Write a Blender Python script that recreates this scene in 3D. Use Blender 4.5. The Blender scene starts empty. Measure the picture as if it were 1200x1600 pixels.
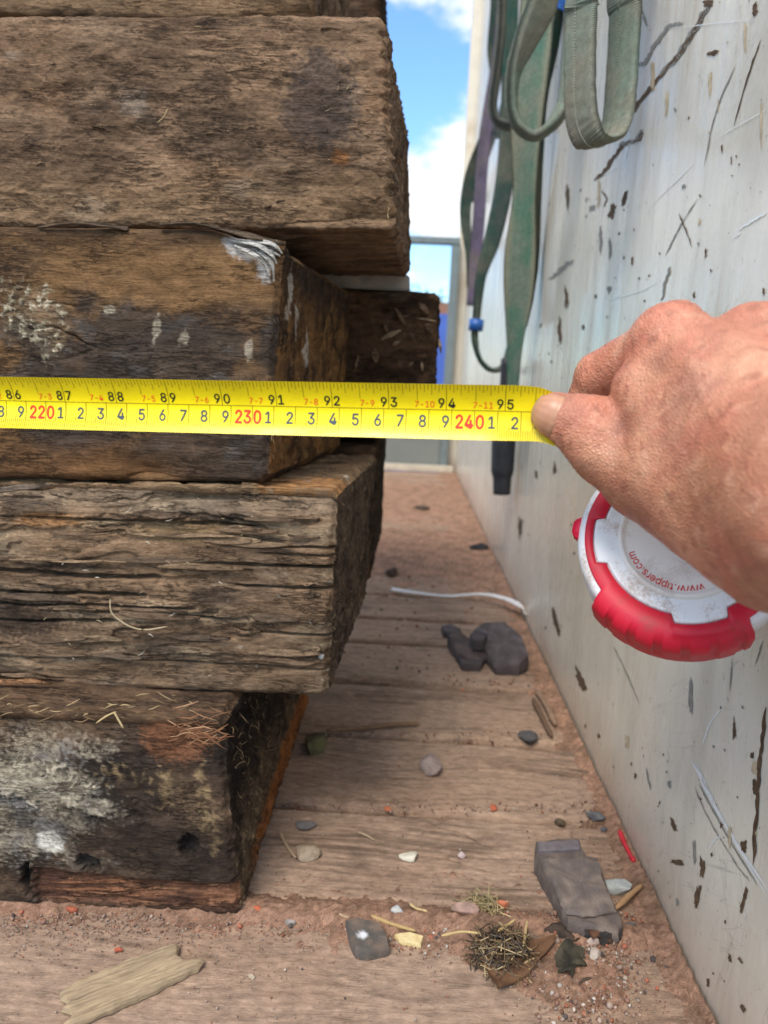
import bpy, bmesh, math, random
import numpy as np
from mathutils import Vector, Matrix, noise as mnoise

SC = bpy.context.scene
COL = SC.collection
rad = math.radians

# ------------------------------------------------------------------ camera
CAM_H = 0.36
F_PX = 1200.0                      # focal length in pixels of the 1200 x 1600 photograph
ROLL = rad(2.6)
PITCH = rad(-9.912)
YAW = rad(1.529)                   # turned left
_fw = np.array([-math.sin(YAW)*math.cos(PITCH), math.cos(YAW)*math.cos(PITCH), math.sin(PITCH)])
_r0 = np.array([math.cos(YAW), math.sin(YAW), 0.0])
_u0 = np.cross(_r0, _fw)
_rt = _r0*math.cos(ROLL) + _u0*math.sin(ROLL)
_up = -_r0*math.sin(ROLL) + _u0*math.cos(ROLL)
CAM = np.array([0.0, 0.0, CAM_H])
cam_data = bpy.data.cameras.new("camera")
cam = bpy.data.objects.new("camera", cam_data)
COL.objects.link(cam)
cam.matrix_world = Matrix(((_rt[0], _up[0], -_fw[0], 0.0), (_rt[1], _up[1], -_fw[1], 0.0),
                           (_rt[2], _up[2], -_fw[2], CAM_H), (0, 0, 0, 1)))
cam_data.sensor_fit = 'VERTICAL'
cam_data.sensor_height = 34.6
cam_data.lens = 34.6*F_PX/1600.0
cam_data.clip_start = 0.01
cam_data.clip_end = 3000
cam_data.dof.use_dof = True
cam_data.dof.focus_distance = 0.425
cam_data.dof.aperture_fstop = cam_data.lens/2.8
SC.camera = cam

def ray(px, py):
    return _fw + _rt*((px-600.0)/F_PX) - _up*((py-800.0)/F_PX)
def atY(px, py, Y):
    r = ray(px, py); return CAM + r*(Y/r[1])
def atX(px, py, X):
    r = ray(px, py); return CAM + r*(X/r[0])
def atZ(px, py, z=0.0):
    r = ray(px, py); return CAM + r*((z-CAM_H)/r[2])

# ------------------------------------------------------------------ world, sun, exposure
SUN_EL, SUN_AZ = rad(52), rad(205)       # azimuth clockwise from +Y
w = bpy.data.worlds.new("World"); SC.world = w; w.use_nodes = True
nt = w.node_tree; nt.nodes.clear()
def N(t, kind, **kw):
    n = t.nodes.new(kind)
    for k, v in kw.items(): setattr(n, k, v)
    return n
def mathn(t, op, a, b=None, clamp=False):
    n = N(t, 'ShaderNodeMath', operation=op, use_clamp=clamp)
    for i, v in enumerate((a, b)):
        if v is None: continue
        if isinstance(v, (int, float)): n.inputs[i].default_value = v
        else: t.links.new(v, n.inputs[i])
    return n.outputs[0]
def ramp(t, fac, stops, interp='LINEAR'):
    n = N(t, 'ShaderNodeValToRGB'); n.color_ramp.interpolation = interp
    el = n.color_ramp.elements
    while len(el) < len(stops): el.new(0.5)
    for e, (p, c) in zip(el, stops):
        e.position = p; e.color = (c if len(c) == 4 else (*c, 1)) if not isinstance(c, (int, float)) else (c, c, c, 1)
    t.links.new(fac, n.inputs[0]); return n.outputs[0]
def mixc(t, fac, a, b, mode='MIX'):
    n = N(t, 'ShaderNodeMix', data_type='RGBA', blend_type=mode)
    for i, v in ((0, fac), (6, a), (7, b)):
        if isinstance(v, (int, float)): n.inputs[i].default_value = v if i == 0 else (v, v, v, 1)
        elif isinstance(v, (tuple, list)): n.inputs[i].default_value = (*v[:3], 1)
        else: t.links.new(v, n.inputs[i])
    return n.outputs[2]
sky = N(nt, 'ShaderNodeTexSky', sky_type='NISHITA', sun_disc=False)
sky.sun_elevation = SUN_EL; sky.sun_rotation = SUN_AZ
sky.air_density = 1.0; sky.dust_density = 0.3; sky.ozone_density = 2.5
tc = N(nt, 'ShaderNodeTexCoord')
sep = N(nt, 'ShaderNodeSeparateXYZ'); nt.links.new(tc.outputs['Generated'], sep.inputs[0])
mp = N(nt, 'ShaderNodeMapping'); mp.inputs['Scale'].default_value = (1, 1, 1.9); mp.inputs['Location'].default_value = (0.21, 0.4, 0.10)
nt.links.new(tc.outputs['Generated'], mp.inputs[0])
cn = N(nt, 'ShaderNodeTexNoise'); cn.inputs['Scale'].default_value = 5.5; cn.inputs['Detail'].default_value = 9; cn.inputs['Roughness'].default_value = 0.58
nt.links.new(mp.outputs[0], cn.inputs['Vector'])
band = ramp(nt, sep.outputs[2], [(0.0, .06), (0.09, .03), (0.125, -.04), (0.155, .0), (0.18, .14), (0.245, .12), (0.285, -.02), (0.36, -.03), (0.40, .09), (0.5, .10), (0.8, .10), (1.0, .08)])
cf = mathn(nt, 'ADD', cn.outputs[0], band)
cmask = ramp(nt, cf, [(0.50, 0.0), (0.66, 1.0)], 'EASE')
cshade = ramp(nt, cn.outputs[0], [(0.40, (3.4, 3.7, 4.2)), (0.56, (4.9, 4.95, 5.0)), (0.72, (7.8, 7.5, 7.1))])
skyc = mixc(nt, 1.0, sky.outputs[0], (0.80, 1.0, 1.12), 'MULTIPLY')
wc = mixc(nt, cmask, skyc, cshade)
bg = N(nt, 'ShaderNodeBackground'); bg.inputs[1].default_value = 0.12
nt.links.new(wc, bg.inputs[0])
wo = N(nt, 'ShaderNodeOutputWorld'); nt.links.new(bg.outputs[0], wo.inputs[0])

sl = bpy.data.lights.new("sun", 'SUN'); sl.energy = 1.5; sl.angle = rad(24); sl.color = (1.0, 0.93, 0.82)
so = bpy.data.objects.new("sun", sl); COL.objects.link(so)
_sd = Vector((math.sin(SUN_AZ)*math.cos(SUN_EL), math.cos(SUN_AZ)*math.cos(SUN_EL), math.sin(SUN_EL)))
so.rotation_euler = _sd.to_track_quat('Z', 'Y').to_euler(); so.location = (0, -3, 6)
SC.view_settings.view_transform = 'Standard'; SC.view_settings.look = 'None'
SC.view_settings.exposure = 1.17; SC.view_settings.gamma = 1.0
SC.render.engine = 'CYCLES'

# ------------------------------------------------------------------ helpers: objects
def tag(o, label=None, cat=None, group=None, kind=None):
    if label: o['label'] = label
    if cat: o['category'] = cat
    if group: o['group'] = group
    if kind: o['kind'] = kind
    return o
def empty(name, loc=(0, 0, 0)):
    o = bpy.data.objects.new(name, None); o.location = Vector(loc); o.empty_display_size = 0.02
    COL.objects.link(o); return o
def link(name, me, mats, parent=None, smooth=False):
    o = bpy.data.objects.new(name, me)
    for m in (mats if isinstance(mats, (list, tuple)) else [mats]): me.materials.append(m)
    COL.objects.link(o)
    if parent is not None:
        o.parent = parent
        o.matrix_parent_inverse = Matrix.Translation(-parent.location) if parent.parent is None else Matrix.Identity(4)
    if smooth: me.polygons.foreach_set('use_smooth', np.ones(len(me.polygons), dtype=bool))
    return o
def npmesh(name, V, Fq, col=None, uv=None, tris=None):
    """mesh from numpy arrays: V (n,3), Fq (m,4) quads, tris (k,3)"""
    me = bpy.data.meshes.new(name)
    V = np.asarray(V, dtype=np.float32)
    nq = 0 if Fq is None else len(Fq); ntr = 0 if tris is None else len(tris)
    me.vertices.add(len(V)); me.vertices.foreach_set('co', V.ravel())
    idx = []
    if nq: idx.append(np.asarray(Fq, dtype=np.int32).ravel())
    if ntr: idx.append(np.asarray(tris, dtype=np.int32).ravel())
    idx = np.concatenate(idx)
    me.loops.add(len(idx)); me.loops.foreach_set('vertex_index', idx)
    me.polygons.add(nq+ntr)
    st = np.concatenate([np.arange(nq, dtype=np.int32)*4, nq*4+np.arange(ntr, dtype=np.int32)*3])
    me.polygons.foreach_set('loop_start', st)
    me.update(calc_edges=True)
    if col is not None:
        a = me.color_attributes.new('Col', 'FLOAT_COLOR', 'POINT')
        c = np.ones((len(V), 4), dtype=np.float32); c[:, :3] = col
        a.data.foreach_set('color', c.ravel())
    if uv is not None:
        l = me.uv_layers.new(name='UVMap')
        l.data.foreach_set('uv', np.asarray(uv, dtype=np.float32)[idx].ravel())
    return me
def gridq(nr, nc, wrap=False):
    r = np.arange(nr-1)[:, None]; c = np.arange(nc if wrap else nc-1)[None, :]
    c2 = (c+1) % nc
    return np.stack([r*nc+c, r*nc+c2, (r+1)*nc+c2, (r+1)*nc+c], -1).reshape(-1, 4)
def bm_obj(name, bm, mats, parent=None, smooth=False):
    me = bpy.data.meshes.new(name); bm.normal_update(); bm.to_mesh(me); bm.free()
    return link(name, me, mats, parent, smooth)
def s2l(c):
    c = np.asarray(c, dtype=float)/255.0
    return np.where(c <= 0.04045, c/12.92, ((c+0.055)/1.055)**2.4)
def sm(a, b, x):
    t = np.clip((x-a)/(b-a), 0, 1); return t*t*(3-2*t)
def add_box(bm, lo, hi, bev=0.0):
    r = bmesh.ops.create_cube(bm, size=1)
    for v in r['verts']:
        v.co = Vector([(lo[i]+hi[i])/2 + v.co[i]*(hi[i]-lo[i]) for i in range(3)])
    if bev: bmesh.ops.bevel(bm, geom=list({e for v in r['verts'] for e in v.link_edges}), offset=bev, segments=2, affect='EDGES')
def catmull(pts, n):
    P = np.asarray(pts, dtype=float); P = np.vstack([2*P[0]-P[1], P, 2*P[-1]-P[-2]])
    out = []
    k = len(P)-3
    for i in range(k):
        p0, p1, p2, p3 = P[i:i+4]
        for t in np.linspace(0, 1, n, endpoint=(i == k-1)):
            out.append(0.5*((2*p1)+(-p0+p2)*t+(2*p0-5*p1+4*p2-p3)*t*t+(-p0+3*p1-3*p2+p3)*t**3))
    return np.array(out)
def tube_np(path, r, sides=8, flat=None):
    """returns verts and quads of a tube with radius array r along path"""
    P = np.asarray(path, float); n = len(P); r = np.broadcast_to(np.asarray(r, float), (n,))
    T = np.gradient(P, axis=0); T /= np.linalg.norm(T, axis=1)[:, None]+1e-12
    a = np.array([0.3, 0.2, 0.93]) if abs(T[0] @ np.array([0.3, 0.2, 0.93])) < .9 else np.array([1., 0, 0])
    B = np.cross(T, a); B /= np.linalg.norm(B, axis=1)[:, None]+1e-12
    Nn = np.cross(B, T)
    th = np.linspace(0, 2*math.pi, sides, endpoint=False)
    V = P[:, None, :] + r[:, None, None]*(np.cos(th)[None, :, None]*B[:, None, :]+np.sin(th)[None, :, None]*Nn[:, None, :])
    V = V.reshape(-1, 3); Q = gridq(n, sides, True)
    V = np.vstack([V, P[:1], P[-1:]]); c0, c1 = n*sides, n*sides+1
    tr = [[c0, (i+1) % sides, i] for i in range(sides)] + [[c1, (n-1)*sides+i, (n-1)*sides+(i+1) % sides] for i in range(sides)]
    return V, Q, np.array(tr)
class Acc:
    """collects several pieces into one mesh"""
    def __init__(s): s.V = []; s.Q = []; s.T = []; s.C = []; s.n = 0
    def add(s, V, Q=None, T=None, col=None):
        V = np.asarray(V, float)
        s.V.append(V)
        if Q is not None and len(Q): s.Q.append(np.asarray(Q)+s.n)
        if T is not None and len(T): s.T.append(np.asarray(T)+s.n)
        c = np.ones((len(V), 3))*(0.5 if col is None else np.asarray(col)); s.C.append(c)
        s.n += len(V)
    def mesh(s, name):
        return npmesh(name, np.vstack(s.V), np.vstack(s.Q) if s.Q else None, np.vstack(s.C), None, np.vstack(s.T) if s.T else None)

# ------------------------------------------------------------------ helpers: numpy gradient noise
_rs = np.random.RandomState(7)
_perm = np.tile(_rs.permutation(256), 3).astype(np.int32)
_g = _rs.normal(size=(256, 3)).astype(np.float32); _g /= np.linalg.norm(_g, axis=1)[:, None]
def pn(x, y, z, seed=0):
    x = np.asarray(x, np.float32)+seed*17.31; y = np.asarray(y, np.float32)+seed*5.77; z = np.asarray(z, np.float32)+seed*9.13
    x, y, z = np.broadcast_arrays(x, y, z)
    xi = np.floor(x); yi = np.floor(y); zi = np.floor(z)
    xf = x-xi; yf = y-yi; zf = z-zi
    X = xi.astype(np.int32) & 255; Y = yi.astype(np.int32) & 255; Z = zi.astype(np.int32) & 255
    u = xf*xf*xf*(xf*(xf*6-15)+10); v = yf*yf*yf*(yf*(yf*6-15)+10); ww = zf*zf*zf*(zf*(zf*6-15)+10)
    def gr(dx, dy, dz):
        h = _perm[_perm[_perm[X+dx]+Y+dy]+Z+dz]
        g = _g[h]
        return g[..., 0]*(xf-dx)+g[..., 1]*(yf-dy)+g[..., 2]*(zf-dz)
    x00 = gr(0, 0, 0)*(1-u)+gr(1, 0, 0)*u; x10 = gr(0, 1, 0)*(1-u)+gr(1, 1, 0)*u
    x01 = gr(0, 0, 1)*(1-u)+gr(1, 0, 1)*u; x11 = gr(0, 1, 1)*(1-u)+gr(1, 1, 1)*u
    return ((x00*(1-v)+x10*v)*(1-ww)+(x01*(1-v)+x11*v)*ww)*1.5
def fbm(x, y, z, octv=4, seed=0, gain=.5):
    a = 1.0; s = 0.0; t = 0.0
    for i in range(octv):
        s = s+a*pn(x*2**i, y*2**i, z*2**i, seed+i*3); t += a; a *= gain
    return s/t
def lerp3(a, b, t): return a+(b-a)*t[..., None]

# ------------------------------------------------------------------ materials
def newmat(name):
    m = bpy.data.materials.new(name); m.use_nodes = True
    t = m.node_tree; t.nodes.clear()
    b = N(t, 'ShaderNodeBsdfPrincipled'); o = N(t, 'ShaderNodeOutputMaterial')
    t.links.new(b.outputs[0], o.inputs[0]); return m, t, b
def objco(t, scale=(1, 1, 1)):
    c = N(t, 'ShaderNodeTexCoord'); m = N(t, 'ShaderNodeMapping'); m.inputs['Scale'].default_value = scale
    t.links.new(c.outputs['Object'], m.inputs[0]); return m.outputs[0]
def noisen(t, vec, scale, detail=5, rough=.55):
    n = N(t, 'ShaderNodeTexNoise'); n.inputs['Scale'].default_value = scale; n.inputs['Detail'].default_value = detail; n.inputs['Roughness'].default_value = rough
    t.links.new(vec, n.inputs['Vector']); return n.outputs[0]
def bump(t, b, h, dist, strength=1.0):
    n = N(t, 'ShaderNodeBump'); n.inputs['Distance'].default_value = dist; n.inputs['Strength'].default_value = strength
    t.links.new(h, n.inputs['Height'])
    t.links.new(n.outputs[0], b.inputs['Normal'])
def attr_mat(name, rough=.85, scale=(1, 1, 1), nscale=300, var=.35, bdist=.0006, spec=.25, stretch=None, sss=0):
    m, t, b = newmat(name)
    a = N(t, 'ShaderNodeAttribute'); a.attribute_name = 'Col'
    v = objco(t, scale)
    n1 = noisen(t, v, nscale, 6, .65)
    k = ramp(t, n1, [(0.25, 1-var), (0.75, 1+var)])
    # a ramp clamps nothing here: values above 1 are allowed
    c = mixc(t, 1.0, a.outputs['Color'], k, 'MULTIPLY')
    t.links.new(c, b.inputs['Base Color'])
    b.inputs['Roughness'].default_value = rough; b.inputs['Specular IOR Level'].default_value = spec
    bump(t, b, n1, bdist)
    return m
def wood_mat(name, st, var, streak, bd, fis=1.0, flake=1.0):
    m, t, b = newmat(name)
    a = N(t, 'ShaderNodeAttribute'); a.attribute_name = 'Col'
    n1 = noisen(t, objco(t, (.35, 1, 1)), 1100, 6, .75); n2 = noisen(t, objco(t, (st, 1, 1)), 520, 6, .7); n3 = noisen(t, objco(t, (.5, 1, 1)), 170, 6, .72)
    # thin ragged fissures running with the grain
    def fissure(sx, sc, w_, mk, lo, hi):
        n = noisen(t, objco(t, (sx, 1, 1)), sc, 5, .62)
        d = mathn(t, 'ABSOLUTE', mathn(t, 'SUBTRACT', n, .5))
        line = ramp(t, d, [(0.0, 1.0), (w_*.45, .9), (w_, 0.0)])
        mask = ramp(t, noisen(t, objco(t, (.35, 1, 1)), mk, 3, .6), [(lo, 0.0), (hi, 1.0)])
        return mathn(t, 'MULTIPLY', line, mask)
    f1 = fissure(.10, 150, .020, 38, .50, .62); f2 = fissure(.16, 330, .030, 75, .48, .60)
    fs = mathn(t, 'MULTIPLY', mathn(t, 'MAXIMUM', f1, f2), fis, True)
    vo = N(t, 'ShaderNodeTexVoronoi', feature='F1'); vo.inputs['Scale'].default_value = 150
    wv = N(t, 'ShaderNodeMix', data_type='VECTOR'); wv.inputs[0].default_value = .16
    c0 = objco(t, (.26, 1, 1)); nn = N(t, 'ShaderNodeTexNoise'); nn.inputs['Scale'].default_value = 90; nn.inputs['Detail'].default_value = 4; t.links.new(objco(t, (.5, 1, 1)), nn.inputs['Vector'])
    sc = N(t, 'ShaderNodeVectorMath', operation='SCALE'); sc.inputs['Scale'].default_value = .020; t.links.new(nn.outputs['Color'], sc.inputs[0])
    ad = N(t, 'ShaderNodeVectorMath', operation='ADD'); t.links.new(c0, ad.inputs[0]); t.links.new(sc.outputs[0], ad.inputs[1]); t.links.new(ad.outputs[0], vo.inputs['Vector'])
    cell = N(t, 'ShaderNodeSeparateColor'); t.links.new(vo.outputs['Color'], cell.inputs[0])
    fl = mathn(t, 'MULTIPLY', cell.outputs[0], flake)
    c = mixc(t, 1.0, a.outputs['Color'], ramp(t, n1, [(.28, 1-var), (.5, 1.0), (.72, 1+var)]), 'MULTIPLY')
    c = mixc(t, 1.0, c, ramp(t, n2, [(.30, 1-streak), (.46, 1.0), (.62, 1.06), (.75, 1+streak)]), 'MULTIPLY')
    c = mixc(t, 1.0, c, ramp(t, n3, [(.30, .66), (.5, 1.0), (.70, 1.36)]), 'MULTIPLY')
    c = mixc(t, 1.0, c, ramp(t, fl, [(0.0, .84), (1.0, 1.18)]), 'MULTIPLY')
    c = mixc(t, mathn(t, 'MULTIPLY', fs, .85), c, (.022, .017, .013))
    t.links.new(c, b.inputs['Base Color']); b.inputs['Roughness'].default_value = .92; b.inputs['Specular IOR Level'].default_value = .15
    h = mathn(t, 'ADD', mathn(t, 'MULTIPLY', n1, .5), mathn(t, 'ADD', mathn(t, 'MULTIPLY', n2, .9), mathn(t, 'MULTIPLY', n3, .9)))
    h = mathn(t, 'ADD', h, mathn(t, 'MULTIPLY', fl, .45)); h = mathn(t, 'SUBTRACT', h, mathn(t, 'MULTIPLY', fs, 1.3))
    bump(t, b, h, bd); return m
M_sleeper = wood_mat('weathered_sleeper_wood', .07, .42, .34, .0015, .7, .9)
def turned(t, ang, sc):
    a = N(t, 'ShaderNodeTexCoord'); r = N(t, 'ShaderNodeMapping'); r.inputs['Rotation'].default_value = (0, 0, -ang); t.links.new(a.outputs['Object'], r.inputs[0])
    m = N(t, 'ShaderNodeMapping'); m.inputs['Scale'].default_value = sc; t.links.new(r.outputs[0], m.inputs[0]); return m.outputs[0]
M_splint, t, b = newmat('grey_splinter_wood')
a = N(t, 'ShaderNodeAttribute'); a.attribute_name = 'Col'
n1 = noisen(t, turned(t, rad(35.4), (.05, 1, 1)), 700, 6, .7)
t.links.new(mixc(t, 1.0, a.outputs[0], ramp(t, n1, [(.3, .5), (.5, 1.0), (.7, 1.3)]), 'MULTIPLY'), b.inputs['Base Color']); b.inputs['Roughness'].default_value = .9; bump(t, b, n1, .0008)
M_plank = wood_mat('worn_floor_plank_wood', .05, .22, .20, .0005, .18, .35)
M_stone = attr_mat('dusty_stone', .9, (1, 1, 1), 900, .25, .0003, .2)
M_fibre = attr_mat('dry_fibre', .85, (1, 1, 1), 400, .2, .0001, .2)
M_dust = attr_mat('red_sand_dust', .97, (1, 1, 1), 1300, .65, .0012, .1)
def plain(name, rgb, rough=.6, spec=.5, var=.0, nscale=60, bd=0, metal=0):
    m, t, b = newmat(name)
    lin = s2l(rgb)
    b.inputs['Base Color'].default_value = (*lin, 1); b.inputs['Roughness'].default_value = rough
    b.inputs['Specular IOR Level'].default_value = spec; b.inputs['Metallic'].default_value = metal
    if var or bd:
        v = objco(t); n1 = noisen(t, v, nscale, 6, .6)
        if var:
            k = ramp(t, n1, [(0.3, 1-var), (0.7, 1+var)])
            t.links.new(mixc(t, 1.0, tuple(lin), k, 'MULTIPLY'), b.inputs['Base Color'])
        if bd: bump(t, b, n1, bd)
    return m

# ------------------------------------------------------------------ ground outside, floor of the truck bed
GZ = -1.15
m_ground, t, b = newmat('yard_ground')
v = objco(t); n1 = noisen(t, v, .8, 8, .6)
t.links.new(ramp(t, n1, [(.3, (.10, .085, .07)), (.7, (.2, .17, .14))]), b.inputs['Base Color']); b.inputs['Roughness'].default_value = .95
bm = bmesh.new(); bmesh.ops.create_grid(bm, x_segments=20, y_segments=20, size=900)
for vv in bm.verts: vv.co.z = GZ
tag(bm_obj('ground', bm, m_ground), kind='structure')

PX = 0.195                 # inner face of the steel side panel
BED_L = -2.30
floor = empty('floor', (-1.0, 1.6, 0)); tag(floor, kind='structure')
seams = [0.21, 0.343, 0.476, 0.597, 0.733, 0.871, 1.016, 1.126]
while seams[-1] < 2.95: seams.append(seams[-1]+0.135+0.008*math.sin(len(seams)*2.1))
seams[-1] = 3.03
def plank(y0, y1, i):
    dense = y0 < 1.3
    g = .0034+.0018*(y0 > .7)
    xs = np.concatenate([np.linspace(BED_L, -.36, 24)[:-1], np.linspace(-.36, PX-.004, 300 if dense else 60)])
    ys = np.linspace(y0+g, y1-g, 84 if y0 < .6 else (48 if dense else 14))
    X, Y = np.meshgrid(xs, ys)
    edge = np.minimum(Y-ys[0], ys[-1]-Y)
    warp = pn(X*9, Y*3, i*3.1, 5)
    grain = fbm(X*7, Y*220+warp*4, i*7.7, 4, 11)
    wear = fbm(X*6, Y*16, i*2.2, 4, 31)
    crack = np.abs(pn(X*5, Y*38+pn(X*22, Y*40, i, 8)*.5, i*1.3, 41))
    crm = sm(.25, .5, pn(X*3.5, Y*14, i*4.4, 43))
    cr = sm(.05, .0, crack)*crm
    Z = .0009*grain + .0014*wear - .0034*sm(.006+.004*wear, 0, edge) - .0022*cr
    Z += -.0005*sm(.1, .5, fbm(X*40, Y*90, i, 3, 71))
    rr = np.random.RandomState(100+i)
    base = s2l([180, 152, 130])*(.79+.14*rr.rand())
    dark = s2l([124, 102, 86])*.72; red = s2l([176, 144, 120])*.80
    c = lerp3(np.broadcast_to(base, X.shape+(3,)), dark, sm(-.05, .55, grain*.6+wear*.8))
    dst = sm(-.15, .45, fbm(X*8+3, Y*9, i*.7, 4, 61)+.25*sm(1.2, 1.9, Y))
    c = lerp3(c, red*(1+.2*fbm(X*60, Y*60, i, 3, 63))[..., None], .55*dst)
    stain = sm(.28, .42, fbm(X*14, Y*22, i*1.9, 4, 81)); c = lerp3(c, s2l([96, 80, 70])*.72, .3*stain)
    pale = sm(.3, .5, fbm(X*10, Y*50, i*2.9, 3, 91)); c = lerp3(c, s2l([190, 164, 138])*.72, .45*pale)
    V = np.stack([X, Y, Z], -1).reshape(-1, 3); nr, nc = X.shape
    Q = gridq(nr, nc)
    # skirt: sides and underside
    top = V.reshape(nr, nc, 3)
    ring = np.concatenate([np.arange(nc), (np.arange(1, nr))*nc+nc-1, (nr-1)*nc+np.arange(nc-2, -1, -1), np.arange(nr-2, 0, -1)*nc])
    Vb = V[ring].copy(); Vb[:, 2] = -.038
    k = len(ring); o = len(V)
    nx = np.roll(np.arange(k), -1)
    Qs = np.stack([ring, o+np.arange(k), o+nx, ring[nx]], -1)
    V2 = np.vstack([V, Vb]); C2 = np.vstack([c.reshape(-1, 3), np.tile(base*.6, (k, 1))])
    me = npmesh('floor_board', V2, np.vstack([Q, Qs]), C2)
    return link('floor_board', me, M_plank, floor, True)
for i in range(len(seams)-1): plank(seams[i], seams[i+1], i)
bm = bmesh.new(); add_box(bm, (BED_L, .215, -.12), (PX-.01, 3.03, -.0395))
bm_obj('floor_bearer', bm, plain('dark_floor_bearer', (70, 58, 50), .9, .1), floor)

# red sand that has drifted against the side panel and into the seams: one sheet dipping under the boards where there is none
def sand_sheet():
    xs = np.linspace(-.45, PX-.002, 330); ys = np.concatenate([np.linspace(.3, 1.15, 430), np.linspace(1.155, 3.02, 260)])
    X, Y = np.meshgrid(xs, ys)
    n = fbm(X*16, Y*16, 0, 5, 201); n2 = fbm(X*70, Y*70, 0, 3, 207); n3 = pn(X*420, Y*420, 0, 211)
    d = PX-X
    bandw = .024+.016*fbm(Y*5, 0*X, 0, 3, 221)+.05*sm(1.1, 1.9, Y)
    gr_ = .0015*pn(X*150, Y*150, 0, 213)+.0010*n3+.0012*pn(X*260, Y*260, 0, 214)
    h = .005*(1-d/bandw*1.0) + .0030*n + .0016*n2 + gr_
    # the heap of grit in front of the second seam
    for (sx, sy, wx, wy, amp) in ((-.1, .464, .50, .016, .0075), (.03, .455, .12, .028, .005), (-.19, .455, .13, .02, .0045), (.115, .425, .04, .03, .0065), (-.1, .50, .3, .05, .0022),
                                  (.05, 1.6, .3, .35, .006), (.05, 2.3, .3, .5, .006)):
        h = np.maximum(h, amp*np.exp(-((X-sx)/wx)**4-((Y-sy)/wy)**2) - .0030 + .0026*n + .0018*n2 + gr_)
    Z = np.clip(h*np.where(h < -.0012, 9.0, 1.0)-.0005, -.034, .007) + .00035*n3*sm(0, .001, h)
    col = lerp3(np.broadcast_to(s2l([184, 144, 120])*.76, X.shape+(3,)), s2l([156, 124, 102])*.73, sm(-.3, .4, fbm(X*30, Y*30, 0, 3, 231)))
    col = col*(1+.5*pn(X*600, Y*600, 0, 241)+.35*pn(X*260, Y*260, 0, 243))[..., None]
    me = npmesh('sand', np.stack([X, Y, Z], -1).reshape(-1, 3), gridq(*X.shape), np.clip(col.reshape(-1, 3), .01, 1))
    return tag(link('sand', me, M_dust, None, True), 'reddish sand and dust drifted along the foot of the steel panel and in the floor seams', 'sand', kind='stuff')
sand_sheet()

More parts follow.
